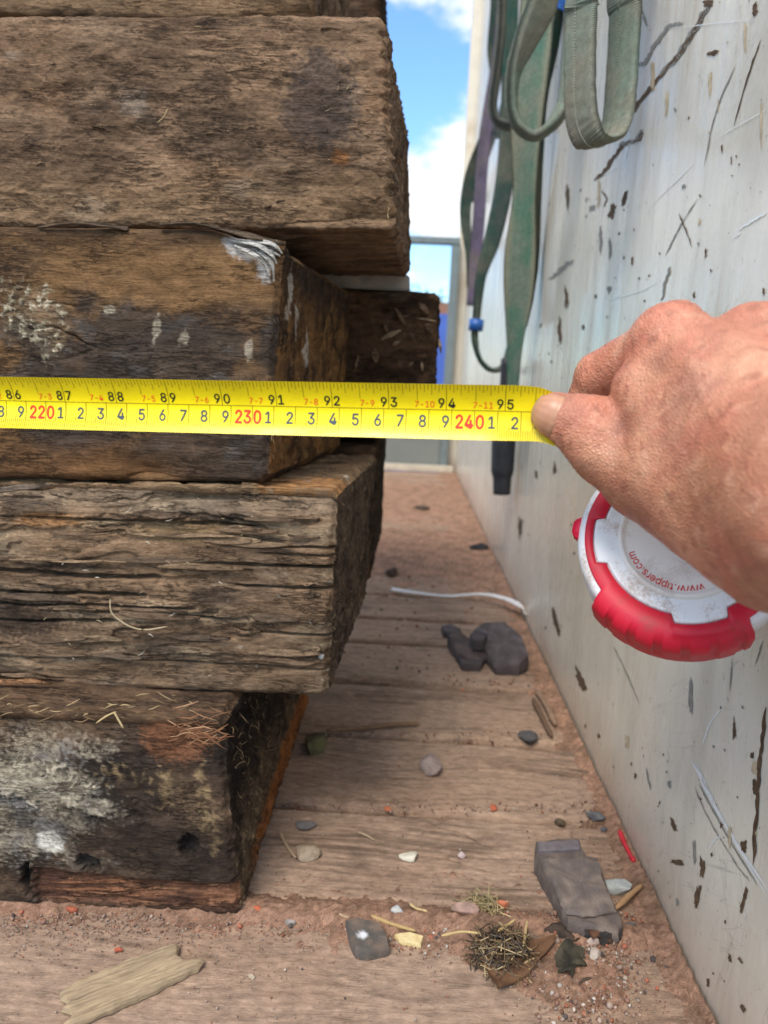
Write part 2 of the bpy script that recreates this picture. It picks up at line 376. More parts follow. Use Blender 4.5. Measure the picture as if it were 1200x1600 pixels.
# ------------------------------------------------------------------ sleepers
def blob(x, z, cx, cz, rx, rz, seed, rag=.6, fr=60):
    """ragged patch mask around cx, cz in local metres"""
    d = np.sqrt(((x-cx)/rx)**2+((z-cz)/rz)**2)
    return sm(1.0+.25, 1.0-.25, d + rag*(fbm(x*fr, z*fr, seed*1.7, 5, 300+seed, .62)+.55*pn(x*430, z*430, seed, 303+seed)))
def sleeper(label, y0, y1, z0, z1, xe, style, tilt=0.0, seed=0, length=2.3, dense=True, ragk=1.0, yaw=0.0):
    """xe = x of the end at (front-bottom, front-top, back-bottom, back-top)"""
    xm = max(xe)
    if dense:
        xl = np.concatenate([np.linspace(-length, -.31, 20)[:-1], np.linspace(-.31, 0, 400)])
        nf, ntp, nb, nbk = int((z1-z0)/.0008), 120, 90, 16
    else:
        xl = np.concatenate([np.linspace(-length, -.4, 12)[:-1], np.linspace(-.4, 0, 160)])
        nf, ntp, nb, nbk = 60, 40, 40, 10
    hy, hz = (y1-y0), (z1-z0)
    # cross-section loop in (y, z): front going up, top going back, back going down, bottom coming forward
    L = [np.stack([np.zeros(nf), np.linspace(0, hz, nf, endpoint=False)], -1),
         np.stack([hy*np.linspace(0, 1, ntp, endpoint=False)**1.3, np.full(ntp, hz)], -1),
         np.stack([np.full(nbk, hy), np.linspace(hz, 0, nbk, endpoint=False)], -1),
         np.stack([hy*(1-np.linspace(0, 1, nb, endpoint=False))**1.3, np.zeros(nb)], -1)]
    loop = np.concatenate(L); r = .0055
    inner = np.stack([np.clip(loop[:, 0], r, hy-r), np.clip(loop[:, 1], r, hz-r)], -1)
    nrm = loop-inner; nrm /= np.linalg.norm(nrm, axis=1)[:, None]+1e-9
    pos = inner+nrm*r
    nu, npf = len(xl), len(loop)
    XL = np.broadcast_to(xl[:, None], (nu, npf)); PY = np.broadcast_to(pos[None, :, 0], (nu, npf)); PZ = np.broadcast_to(pos[None, :, 1], (nu, npf))
    NY = np.broadcast_to(nrm[None, :, 0], (nu, npf)); NZ = np.broadcast_to(nrm[None, :, 1], (nu, npf))
    def xend(py, pz):
        fy = py/hy; fz = pz/hz
        e = (xe[0]*(1-fz)+xe[1]*fz)*(1-fy)+(xe[2]*(1-fz)+xe[3]*fz)*fy
        rag = .0030*fbm(py*25, pz*110, 0, 4, 60+seed)+.0022*pn(py*160, pz*260, 0, 64+seed)
        return e+rag*ragk
    XE = xend(PY, PZ)
    face_front = sm(.35, .8, -NY); face_top = sm(.35, .8, NZ)
    ed = .0045*sm(-.006, 0, XL)**2          # arris of the end worn round
    disp, col = style(XL, PY, PZ, face_front, face_top, hz, seed)
    disp = disp-ed
    V = np.stack([XE+XL, y0+PY+NY*disp+yaw*XL, z0+PZ+NZ*disp+tilt*XL], -1)
    Vl = [V.reshape(-1, 3)]; Cl = [col.reshape(-1, 3)]
    Q = [gridq(nu, npf, True)[:, ::-1]]
    # end cap, rings towards the middle line
    K = 46 if dense else 24
    last = V[-1]; base = (nu-1)*npf
    tgt = np.stack([np.clip(PY[-1], hz*.5, hy-hz*.5), np.full(npf, hz*.5)], -1)
    cur = np.stack([last[:, 1]-y0, last[:, 2]-z0], -1)
    prev = base+np.arange(npf); o = nu*npf
    f = (np.linspace(0, 1, K+1)[1:])**1.25
    YY = cur[None, :, 0]*(1-f[:, None])+tgt[None, :, 0]*f[:, None]
    ZZ = cur[None, :, 1]*(1-f[:, None])+tgt[None, :, 1]*f[:, None]
    fib = fbm(YY*70, ZZ*45, 0, 4, 70+seed); fine = fbm(YY*420, ZZ*150, 0, 3, 74+seed)
    hole = sm(.1, .5, fbm(YY*22, ZZ*22, 0, 4, 77+seed))
    XX = xend(YY, ZZ)+.0030*fib+.0012*fine-.010*hole*sm(0, .12, f)[:, None]
    ecol = style.__dict__['end'](YY, ZZ, hz, hy, fib, fine, hole, seed)
    Vl.append(np.stack([XX, y0+YY, z0+ZZ], -1).reshape(-1, 3)); Cl.append(ecol.reshape(-1, 3))
    for k in range(K):
        now = o+k*npf+np.arange(npf)
        Q.append(np.stack([prev, np.roll(prev, -1), np.roll(now, -1), now], -1)[:, ::-1]); prev = now
    me = npmesh('railway_sleeper', np.vstack(Vl), np.vstack(Q), np.clip(np.vstack(Cl), .004, .9))
    t = empty('railway_sleeper', (xm-length/2, (y0+y1)/2, z0))
    tag(t, label, 'railway sleeper', 'old railway sleepers stacked in the truck bed')
    link('timber', me, M_sleeper, t, True)
    return t
def C(*c): return s2l(c)*.80
def end_fn(base, dark, hi, fhi=.5, extra=None):
    def fn(y, z, hz, hy, fib, fine, hole, seed):
        c = lerp3(np.broadcast_to(base, y.shape+(3,)), dark, sm(-.25, .45, fib+.5*fbm(y*18, z*18, 0, 3, 500+seed)))
        c = lerp3(c, hi, fhi*sm(.15, .5, fine+.3*pn(y*60, z*60, 0, 510+seed)))
        if extra: c = extra(c, y, z, hz, hy, seed)
        return c
    return fn
# -- dusty brown weathered timber (top course)
def style_dusty(x, y, z, ff, ft, hz, s):
    w = pn(x*18, y*18, z*18, s+1)
    lg = fbm(x*16, y*150, z*150+w*2.5, 5, s+2)
    blk = fbm(x*45, y*95, z*95, 5, s+5)
    rough = fbm(x*120, y*190, z*190, 4, s+9)
    scale_ = fbm(x*26, y*80, z*80+w*2, 3, s+12)*4.2
    fl = np.floor(scale_); ter = fl+sm(.0, .22, scale_-fl)
    ck = np.abs(pn(x*11+w*.4, y*85, z*85+pn(x*60, y*60, z*60, s)*.7, s+15)); cm = sm(.15, .5, pn(x*14, y*30, z*30, s+18))
    crack = sm(.06, 0, ck)*cm
    big = fbm(x*9, y*14, z*14, 3, s+44)
    d = .0007*lg+.0009*blk+.0008*rough-.00035*ter-.0016*crack+.0014*big+.0006*fbm(x*320, y*420, z*420, 2, s+46)
    d = d-.0022*sm(.22, .5, fbm(x*14, y*26, z*30, 4, s+21))
    # broken lower arris near the end
    d = d-.009*sm(.020, .0, z+.008*fbm(x*30, y*0, z*40, 3, s+33))*sm(-.10, -.02, x)*ff
    c = lerp3(np.broadcast_to(C(152, 122, 96), x.shape+(3,)), C(104, 82, 64), sm(-.2, .45, fbm(x*11, y*16, z*16, 5, s+24)))
    c = lerp3(c, C(160, 132, 106), .7*sm(.05, .5, fbm(x*13+5, y*40, z*40, 4, s+27)))
    c = lerp3(c, C(146, 108, 76), .45*sm(.12, .5, fbm(x*9, y*22, z*22+3, 4, s+30)))
    c = lerp3(c, C(165, 150, 134), .5*sm(.22, .48, fbm(x*24, y*30, z*30, 4, s+36)))
    c = lerp3(c, C(72, 58, 48), .7*sm(.13, .36, fbm(x*26, y*44, z*44, 4, s+39)))
    c = lerp3(c, C(70, 64, 64), .65*blob(x, z, -.045, .078, .024, .030, s+1)*ff)
    c = lerp3(c, C(72, 58, 48), .6*blob(x, z, -.115, .06, .028, .02, s+2)*ff)
    c = lerp3(c, C(170, 112, 62), .55*blob(x, z, -.035, .045, .006, .005, s+3)*ff)
    c = lerp3(c, C(156, 126, 94), .55*sm(.045, .01, z)*ff)
    c = c*(1+.45*lg+.25*rough)[..., None]
    return d, c
style_dusty.end = end_fn(C(158, 130, 106), C(100, 80, 64), C(188, 160, 130), .6)
# -- tarred, smoother timber with lichen and white paint (second course)
def style_tar(x, y, z, ff, ft, hz, s):
    w = pn(x*12, y*18, z*18, s+1)
    lg = fbm(x*14, y*130, z*130+w*3, 5, s+2)
    blk = fbm(x*40, y*70, z*70, 5, s+5)
    ck = np.abs(pn(x*8+w*.4, y*60, z*60+pn(x*50, y*50, z*50, s)*.6, s+15)); cm = sm(.12, .45, pn(x*10, y*26, z*26, s+18))
    crack = sm(.07, 0, ck)*cm
    d = .0007*lg+.0011*blk-.0026*crack+.0016*fbm(x*8, y*12, z*12, 3, s+44)
    chip = sm(.024, .0, z+.012*fbm(x*18, y*0, z*30, 4, s+33))*sm(.0, .25, fbm(x*12, z*0, y*0, 2, s+35)+.05)*ff
    d = d-.007*chip
    # top arris broken away near the end
    d = d-.010*sm(hz-.016, hz, z+.006*pn(x*40, y*0, z*50, s+37))*sm(-.05, -.012, x)
    c = lerp3(np.broadcast_to(C(140, 106, 72), x.shape+(3,)), C(90, 70, 54), sm(-.2, .4, fbm(x*9, y*18, z*18, 5, s+24)))
    c = lerp3(c, C(150, 118, 82), .6*sm(.05, .45, fbm(x*10, y*60, z*60, 4, s+27))*sm(hz*.55, hz*.9, z))
    tar = sm(-.02, .28, fbm(x*13, y*15, z*15+2, 5, s+30)+.22*fbm(x*60, y*90, z*90, 4, s+57)-.50*sm(hz*.55, hz*1.05, z+.018*fbm(x*20, y*20, z*30, 3, s+58))+.30*blob(x, z, -.07, .055, .11, .05, s+41, .3)+.1)
    tar = np.maximum(tar, .95*blob(x, z, -.035, .025, .06, .026, s+40)*ff)
    c = lerp3(c, C(70, 64, 60), .8*tar)
    c = lerp3(c, C(112, 108, 106), .38*tar*sm(.1, .4, fbm(x*35, y*60, z*60, 4, s+46)))
    c = lerp3(c, C(120, 86, 56), .8*sm(.03, .006, z+.01*fbm(x*20, y*20, z*20, 3, s+48))*sm(-.02, -.10, x)*ff)
    spots = sm(-.02, .22, fbm(x*150, y*150, z*150, 4, s+50, .65))
    l1 = np.maximum(blob(x, z, -.162, hz-.052, .017, .016, s+4, .8, 90), blob(x, z, -.19, hz-.036, .012, .007, s+5, .8, 90))
    l1 = np.maximum(l1, .8*blob(x, z, -.148, hz-.062, .010, .018, s+6, .9, 110))
    lich = l1*np.clip(spots*1.1+.12, 0, 1)
    c = lerp3(c, C(222, 206, 176), lich*ff); d = d+.0013*lich*ff
    for (px_, pz_, rx, rz, k) in ((-.078, hz-.062, .003, .008, 7), (-.06, hz-.068, .0035, .004, 8), (-.017, hz-.075, .0025, .007, 9), (-.02, .06, .002, .006, 10), (-.108, hz-.05, .004, .003, 11)):
        c = lerp3(c, C(200, 184, 160), .75*blob(x, z, px_, pz_, rx, rz, s+k, .8, 120)*ff)
    pnt = np.maximum(blob(x, z, -.022, hz-.009, .015, .010, s+12, .45, 70), blob(x, z, -.010, hz-.014, .005, .018, s+13, .6, 90))
    pnt = pnt*np.clip(sm(-.42, -.1, fbm(x*30, y*200, z*160, 3, s+52)), 0, 1)
    c = lerp3(c, C(232, 230, 226), pnt*sm(-.2, .2, -y+.03))
    c = c*(1+.45*lg+.2*blk)[..., None]
    return d, c
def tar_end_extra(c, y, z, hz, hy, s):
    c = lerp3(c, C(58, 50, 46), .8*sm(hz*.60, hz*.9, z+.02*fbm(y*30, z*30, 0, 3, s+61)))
    for (cy, cz, ry, rz, k) in ((.028, hz-.035, .005, .016, 1), (.05, hz-.05, .004, .014, 2), (.085, hz-.07, .008, .012, 3)):
        c = lerp3(c, C(206, 196, 182), .8*blob(y, z, cy, cz, ry, rz, s+60+k, .7, 80))
    return c
style_tar.end = end_fn(C(150, 110, 68), C(78, 58, 42), C(180, 140, 92), .5, tar_end_extra)
# -- split, splintered grey-brown timber (third course)
def style_split(x, y, z, ff, ft, hz, s):
    w = pn(x*10, y*18, z*18, s+1); rag = pn(x*60, y*60, z*60, s+3)
    lg = fbm(x*9, y*240, z*240+w*5, 5, s+2)
    h = fbm(x*7+rag*.22, y*52, z*52+w*.8, 3, s+5)*6.0
    h = h*sm(-.01, -.075, x)*(.55+.45*sm(.0, .3, fbm(x*5, y*20, z*14, 2, s+71)))+.0
    fl = np.floor(h); ter = fl+sm(.0, .10, h-fl)
    d = -.0021*ter+.0007*lg+.0009*fbm(x*50, y*90, z*90, 4, s+7)+.0008*fbm(x*160, y*320, z*320, 3, s+8)
    def ck(zc, x0, x1, wd, dp, wob, k):
        zz = zc+wob*fbm(x*16, 0*y, 0*z, 3, s+80+k)
        m = sm(x0-.012, x0+.012, x)*sm(x1+.006, x1-.006, x)
        return dp*sm(wd*(1+.5*pn(x*70, y*0, z*0, s+90+k)), 0, np.abs(z-zz))*m
    cr = 0
    for q in ((.105, -.068, .02, .0013, .010, .0015), (.100, -.046, .01, .0008, .008, .001), (.092, -.075, .02, .0016, .012, .001), (.0775, -.066, .02, .0012, .010, .0012),
              (.080, -.31, -.12, .0022, .013, .004), (.066, -.31, -.13, .0018, .012, .004), (.058, -.31, -.095, .0014, .010, .003), (.0445, -.058, .02, .0010, .008, .001),
              (.053, -.17, -.065, .0012, .008, .003), (.118, -.31, -.05, .0009, .006, .002), (.020, -.31, .02, .0009, .005, .002), (.047, -.31, -.15, .0016, .010, .004)):
        cr = cr+ck(*q, hash(q) % 7)
    d = d-cr*np.maximum(ff, 0)
    top = sm(hz-.022, hz-.004, z+.004*pn(x*20, y*0, z*0, s+95))*ff
    d = d-.006*top                                                 # sloping upper arris
    d = d-.006*sm(.016, .0, z+.007*fbm(x*22, y*0, z*30, 3, s+33))*sm(-.12, -.2, x)*ff
    c = lerp3(np.broadcast_to(C(160, 130, 102), x.shape+(3,)), C(112, 90, 70), sm(-.25, .4, fbm(x*8, y*26, z*26, 5, s+24)))
    c = lerp3(c, C(184, 160, 130), .75*sm(.0, .42, fbm(x*12+5, y*60, z*60+w, 4, s+27)))
    c = lerp3(c, C(136, 120, 106), .45*sm(.0, .35, fbm(x*9, y*20, z*20, 4, s+29)))
    c = lerp3(c, C(72, 62, 56), .7*sm(.12, .4, fbm(x*14, y*40, z*34, 4, s+39)))
    c = lerp3(c, C(58, 48, 44), .7*blob(x, z, -.27, .048, .10, .017, s+2, .7, 40)*ff)
    c = lerp3(c, C(198, 146, 98), .85*blob(x, z, -.192, .117, .022, .005, s+3, .5)*ff)
    c = lerp3(c, C(172, 142, 104), .7*blob(x, z, -.10, .112, .035, .007, s+4, .5)*ff)
    c = lerp3(c, C(156, 138, 118), .5*sm(hz-.026, hz-.012, z)*ff)
    c = lerp3(c, C(235, 230, 222), blob(x, z, -.006, .030, .0016, .002, s+5, .3)*ff)
    c = lerp3(c, C(196, 128, 62), .85*sm(.5, .9, ft)*blob(x, y, -.022, .03, .05, .028, s+6, .7, 40))
    c = lerp3(c, C(168, 138, 104), .5*ft)
    sp = sm(.60, .66, pn(x*190, y*190, z*190, s+97)); c = lerp3(c, C(210, 200, 186), .8*sp*sm(-.1, -.01, x))
    c = c*(1+.5*lg)[..., None]
    return d, c
style_split.end = end_fn(C(116, 98, 82), C(58, 49, 43), C(156, 136, 108), .6)
# -- black rotten timber with white mould (bottom course)
def style_rot(x, y, z, ff, ft, hz, s):
    w = pn(x*18, y*18, z*18, s+1)
    lg = fbm(x*16, y*140, z*140+w*3, 4, s+2)
    blk = fbm(x*40, y*55, z*55, 5, s+5); rough = fbm(x*150, y*180, z*180, 4, s+9)
    d = .0009*lg+.0024*blk+.0011*rough+.002*fbm(x*11, y*14, z*14, 3, s+44)
    d = d-.0035*sm(.2, .45, fbm(x*26, y*30, z*34, 4, s+21))
    strip = sm(.030, .026, z+.003*fbm(x*14, 0*y, 0*z, 3, s+33)+.004*sm(-.2, 0, x))*sm(-.139, -.134, x+.003*pn(x*0, y*0, z*240, s))*ff
    d = d*(1-.6*strip)-.0055*strip+.0016*lg*strip
    bev = sm(hz-.028, hz-.002, z)*ff*sm(-.035, -.06, x)
    d = d-.010*bev
    d = d-.014*sm(hz-.035, hz, z)*ff*sm(-.06, -.02, x)*(.7+.6*fbm(x*50, y*50, z*50, 3, s+45))
    hole = np.maximum(blob(x, z, -.028, .052, .006, .008, s+46, .5), np.maximum(blob(x, z, -.141, .020, .003, .011, s+47, .4), blob(x, z, -.098, .034, .007, .006, s+48, .6))); d = d-.007*hole*ff
    c = lerp3(np.broadcast_to(C(96, 77, 62), x.shape+(3,)), C(56, 48, 43), sm(-.2, .4, fbm(x*12, y*16, z*16, 5, s+24)))
    c = lerp3(c, C(122, 100, 78), .8*sm(.02, .4, fbm(x*16, y*20, z*20, 4, s+27)))
    c = lerp3(c, C(64, 68, 76), .5*sm(.1, .4, fbm(x*10, y*14, z*14, 4, s+28)))
    mould = sm(-.08, .36, fbm(x*26, y*32, z*32, 6, s+30, .68)+.50*blob(x, z, -.150, .082, .075, .042, s+4, .8, 28)-.26*sm(-.10, -.05, x)-.10)
    mould = mould*np.clip(.62+1.5*fbm(x*260, y*260, z*260, 5, s+31, .75), 0, 1)
    c = lerp3(c, lerp3(np.broadcast_to(C(190, 176, 152), x.shape+(3,)), C(150, 146, 142), sm(-.2, .3, fbm(x*40, y*40, z*40, 3, s+53))), .85*mould*ff*(1-strip)); d = d+.0006*mould*ff
    ml2 = np.maximum(blob(x, z, -.120, .088, .034, .012, s+6, 1.0, 60), np.maximum(blob(x, z, -.088, .076, .016, .006, s+16, .9, 80), .7*blob(x, z, -.150, .098, .022, .012, s+19, 1.0, 70))); c = lerp3(c, C(222, 208, 182), .85*ml2*ff*np.clip(.6+fbm(x*90, z*90, y, 3, s+51), 0, 1)); d = d+.002*ml2*ff
    c = lerp3(c, C(228, 222, 208), blob(x, z, -.120, .049, .0085, .0075, s+7, .35, 60)*ff)
    for (cx, cz, rx, rz, k) in ((-.016, .088, .005, .026, 8), (-.042, .092, .012, .012, 9), (-.012, .068, .004, .020, 10), (-.068, .10, .012, .008, 20)):
        c = lerp3(c, C(184, 156, 116), .8*blob(x, z, cx, cz, rx, rz, s+k, 1.2, 70)*ff*np.clip(.3+2*fbm(x*170, z*170, y, 3, s+52), 0, 1))
    c = lerp3(c, C(52, 44, 40), .5*blob(x, z, -.055, .05, .06, .03, s+17, .8, 40)*ff*(1-strip))
    c = lerp3(c, C(40, 37, 36), .85*hole*ff)
    c = lerp3(c, lerp3(np.broadcast_to(C(150, 106, 80), x.shape+(3,)), C(88, 62, 50), sm(-.2, .35, lg+.4*fbm(x*10, y*60, z*60, 3, s+61))), strip)
    c = lerp3(c, lerp3(np.broadcast_to(C(140, 110, 84), x.shape+(3,)), C(98, 78, 62), sm(-.2, .3, lg)), .85*np.maximum(bev, ft*.9))  # top bevel and top face painted paler, as if lit from above
    c = lerp3(c, C(132, 88, 62), .8*blob(x, z, -.032, hz-.012, .022, .017, s+18, .6, 60)*ff)
    c = c*(1+.35*lg+.2*rough)[..., None]
    return d, c
def end_shade_and_arris(c, y, z, hz, hy, s):
    c = lerp3(c, C(34, 27, 25), .85*sm(hz*.3, hz*.6, z+.02*fbm(y*30, z*30, 0, 3, s+61)))  # shade over the upper part of the end, painted in as near black
    c = lerp3(c, C(164, 102, 56), .95*sm(.024, .012, z+.006*fbm(y*30, z*60, 0, 3, s+62)-.10*(y-.06))*sm(.02, .09, y))
    return c
style_rot.end = end_fn(C(122, 102, 80), C(62, 50, 42), C(186, 158, 116), .7, end_shade_and_arris)
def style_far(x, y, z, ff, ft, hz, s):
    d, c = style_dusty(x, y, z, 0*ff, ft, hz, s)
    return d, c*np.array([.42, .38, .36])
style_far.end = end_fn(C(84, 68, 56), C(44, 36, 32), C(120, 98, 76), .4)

S1 = sleeper('dusty brown sleeper on top of the one with the white paint mark', .54, .79, .459, .591, (-.016, -.028, -.006, -.015), style_dusty, .035, 1)
S2 = sleeper('tarred sleeper with a white painted upper corner, right behind the yellow tape', .50, .75, .288, .4485, (-.092, -.084, -.066, -.060), style_tar, .030, 2, ragk=.4)
S3 = sleeper('split grey brown sleeper with long horizontal cracks, under the yellow tape', .497, .747, .1415, .286, (-.046, -.045, -.034, -.030), style_split, .012, 3, ragk=.6)
S4 = sleeper('rotten black sleeper with white mould, lowest in the pile and lying on the floor boards', .453, .80, .001, .140, (-.096, -.110, -.096, -.098), style_rot, .0, 4)
# second row of the pile, further in
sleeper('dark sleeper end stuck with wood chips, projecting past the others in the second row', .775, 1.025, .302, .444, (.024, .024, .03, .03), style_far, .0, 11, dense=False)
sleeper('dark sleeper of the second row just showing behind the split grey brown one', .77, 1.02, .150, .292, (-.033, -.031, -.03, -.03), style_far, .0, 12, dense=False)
sleeper('brown sleeper lying on top of the pile, cut off by the upper picture edge', .60, .85, .607, .745, (-.083, -.08, -.08, -.08), style_dusty, .0, 13, dense=False)
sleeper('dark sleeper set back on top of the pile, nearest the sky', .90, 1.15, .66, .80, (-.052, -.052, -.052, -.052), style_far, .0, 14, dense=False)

# ------------------------------------------------------------------ steel side panel
def pX(y, z): return PX+.0016*pn(np.asarray(y)*3.2, np.asarray(z)*2.6, 0, 401)+.0005*pn(np.asarray(y)*11, np.asarray(z)*9, 0, 402)
def N_sep(t, v):
    q = N(t, 'ShaderNodeSeparateXYZ'); t.links.new(v, q.inputs[0]); return q.outputs[2]
m_paint, t, b = newmat('scuffed_pale_grey_paint')
v = objco(t)
n1 = noisen(t, v, 3.5, 8, .6); n2 = noisen(t, objco(t, (1, 9, 1.3)), 4, 8, .65); n3 = noisen(t, v, 130, 6, .7); n4 = noisen(t, objco(t, (1, 22, 2.2)), 3, 6, .6)
c = ramp(t, n1, [(.3, tuple(s2l([222, 213, 196]))), (.7, tuple(s2l([234, 226, 209])))])
c = mixc(t, ramp(t, n2, [(.52, 0.0), (.78, .34)]), c, tuple(s2l([150, 140, 120])))
c = mixc(t, ramp(t, noisen(t, objco(t, (1, 1.6, .8)), 5.5, 8, .72), [(.48, 0.0), (.70, .38)]), c, tuple(s2l([168, 158, 140])))
up_ = ramp(t, N_sep(t, v), [(.45, .0), (.75, 1.0)])
c = mixc(t, mathn(t, 'MULTIPLY', ramp(t, n4, [(.50, 0.0), (.72, .60)]), mathn(t, 'ADD', mathn(t, 'MULTIPLY', up_, .8), .2)), c, tuple(s2l([182, 146, 104])))
for ang_, sc_ in ((.5, 55), (-.9, 70), (1.35, 48)):      # hairline scuffs in several directions
    ma = N(t, 'ShaderNodeMapping'); ma.inputs['Rotation'].default_value = (ang_, 0, 0); t.links.new(v, ma.inputs[0])
    mb = N(t, 'ShaderNodeMapping'); mb.inputs['Scale'].default_value = (1, .07, 1); t.links.new(ma.outputs[0], mb.inputs[0])
    nh = noisen(t, mb.outputs[0], sc_, 3, .5); lh = ramp(t, mathn(t, 'ABSOLUTE', mathn(t, 'SUBTRACT', nh, .5)), [(0.0, 1.0), (.006, 0.0)])
    mh = ramp(t, noisen(t, v, 7+ang_, 3, .6), [(.52, 0.0), (.66, .5)])
    c = mixc(t, mathn(t, 'MULTIPLY', lh, mh), c, tuple(s2l([150, 146, 138])))
c = mixc(t, ramp(t, n3, [(.63, 0.0), (.70, .55)]), c, tuple(s2l([120, 98, 74])))
sx = N(t, 'ShaderNodeSeparateXYZ'); t.links.new(v, sx.inputs[0])
low = mathn(t, 'ADD', mathn(t, 'MULTIPLY', sx.outputs[2], -6.0), mathn(t, 'MULTIPLY', n1, .9))
c = mixc(t, ramp(t, low, [(.0, 0.0), (.42, .55)]), c, tuple(s2l([156, 122, 98])))
t.links.new(c, b.inputs['Base Color'])
t.links.new(ramp(t, n2, [(.35, .20), (.7, .42)]), b.inputs['Roughness']); b.inputs['Specular IOR Level'].default_value = .5
bump(t, b, noisen(t, v, 40, 6, .6), .0006)
m_rust = plain('rusty_chip', (96, 76, 58), .8, .2, .5, 240, .0006)
m_graze = plain('dark_graze', (142, 139, 132), .6, .3, .3, 200)
m_white = plain('bare_scratch', (236, 238, 238), .35, .6, .1, 200)
m_stain = plain('rust_stain', (196, 178, 148), .6, .3, .25, 120)
panel = empty('truck_side_panel', (PX+.02, 1.7, 0))
tag(panel, 'tall pale grey steel side panel of the truck, scratched and spotted with rust chips', 'side panel')
ys = np.linspace(.30, 3.10, 220); zs = np.linspace(-.11, 1.95, 150)
Y, Z = np.meshgrid(ys, zs); X = pX(Y, Z)
V = np.stack([X, Y, Z], -1).reshape(-1, 3); nr, nc = X.shape
ring = np.concatenate([np.arange(nc), np.arange(1, nr)*nc+nc-1, (nr-1)*nc+np.arange(nc-2, -1, -1), np.arange(nr-2, 0, -1)*nc])
Vb = V[ring].copy(); Vb[:, 0] = PX+.045; k = len(ring); nx = np.roll(np.arange(k), -1)
Qs = np.stack([ring[nx], len(V)+nx, len(V)+np.arange(k), ring], -1)
back = np.array([[len(V)+0, len(V)+(nc-1), len(V)+(nc-1)+(nr-1), len(V)+2*(nc-1)+(nr-1)]])
aV = [np.vstack([V, Vb])]; aQ = [gridq(nr, nc)[:, ::-1], Qs, back]; mats = [np.zeros(len(aQ[0])+len(Qs)+1, int)]
tot = len(aV[0]); rng = np.random.RandomState(3)
aT = []; tm = []
def chip(px, py, wd, ht, mi, ang=0.0, rag=.45, proud=.0005):
    global tot
    wd *= .66; ht *= .74
    n = 40; th = np.linspace(0, 2*math.pi, n, endpoint=False); sd = rng.rand()*90
    rr = (1+rag*(pn(np.cos(th)*1.2+sd, np.sin(th)*1.2, 0, 410)*1.3+pn(np.cos(th)*3.2+sd, np.sin(th)*3.2, 0, 411)*.9+pn(np.cos(th)*8+sd, np.sin(th)*8, 0, 412)*.6))/np.maximum(np.abs(np.cos(th))**4+np.abs(np.sin(th))**4, .01)**.25*.9
    dx = np.cos(th)*wd*.5*rr; dy = np.sin(th)*ht*.5*rr
    qx = px+dx*math.cos(ang)-dy*math.sin(ang); qy = py+dx*math.sin(ang)+dy*math.cos(ang)
    P = np.array([atX(a, b_, PX) for a, b_ in list(zip(qx, qy))+[(px, py)]])
    P[:, 0] = pX(P[:, 1], P[:, 2])-proud; P[-1, 0] -= .0002
    aV.append(P)
    aT.append(np.array([[tot+n, tot+(i+1) % n, tot+i] for i in range(n)])); tm.append(np.full(n, mi)); tot += n+1
def stroke(pts, wd, mi, proud=.0005, jag=.5):
    """a thin line scratched along pixel points, wd in pixels"""
    global tot
    p = catmull([(a, b_, 0) for a, b_ in pts], 10)[:, :2]
    d = np.gradient(p, axis=0); d /= np.linalg.norm(d, axis=1)[:, None]+1e-9; nn = np.stack([-d[:, 1], d[:, 0]], -1)
    n = len(p); sd = rng.rand()*50
    wv = wd*.5*(1+jag*pn(np.arange(n)*.55+sd, 0*np.arange(n), 0, 415)*1.6)*np.clip(np.minimum(np.arange(n), n-1-np.arange(n))/3+.15, 0, 1)
    wob = pn(np.arange(n)*.35+sd, 0*np.arange(n), 0, 417)*wd*.7
    A = p+nn*(wv+wob)[:, None]; B = p-nn*(wv-wob)[:, None]
    P = np.array([atX(a, b_, PX) for a, b_ in np.vstack([A, B])]); P[:, 0] = pX(P[:, 1], P[:, 2])-proud
    aV.append(P); i = np.arange(n-1)
    q = np.stack([tot+i, tot+i+1, tot+n+i+1, tot+n+i], -1); aQ.append(q); mats.append(np.full(n-1, mi)); tot += 2*n
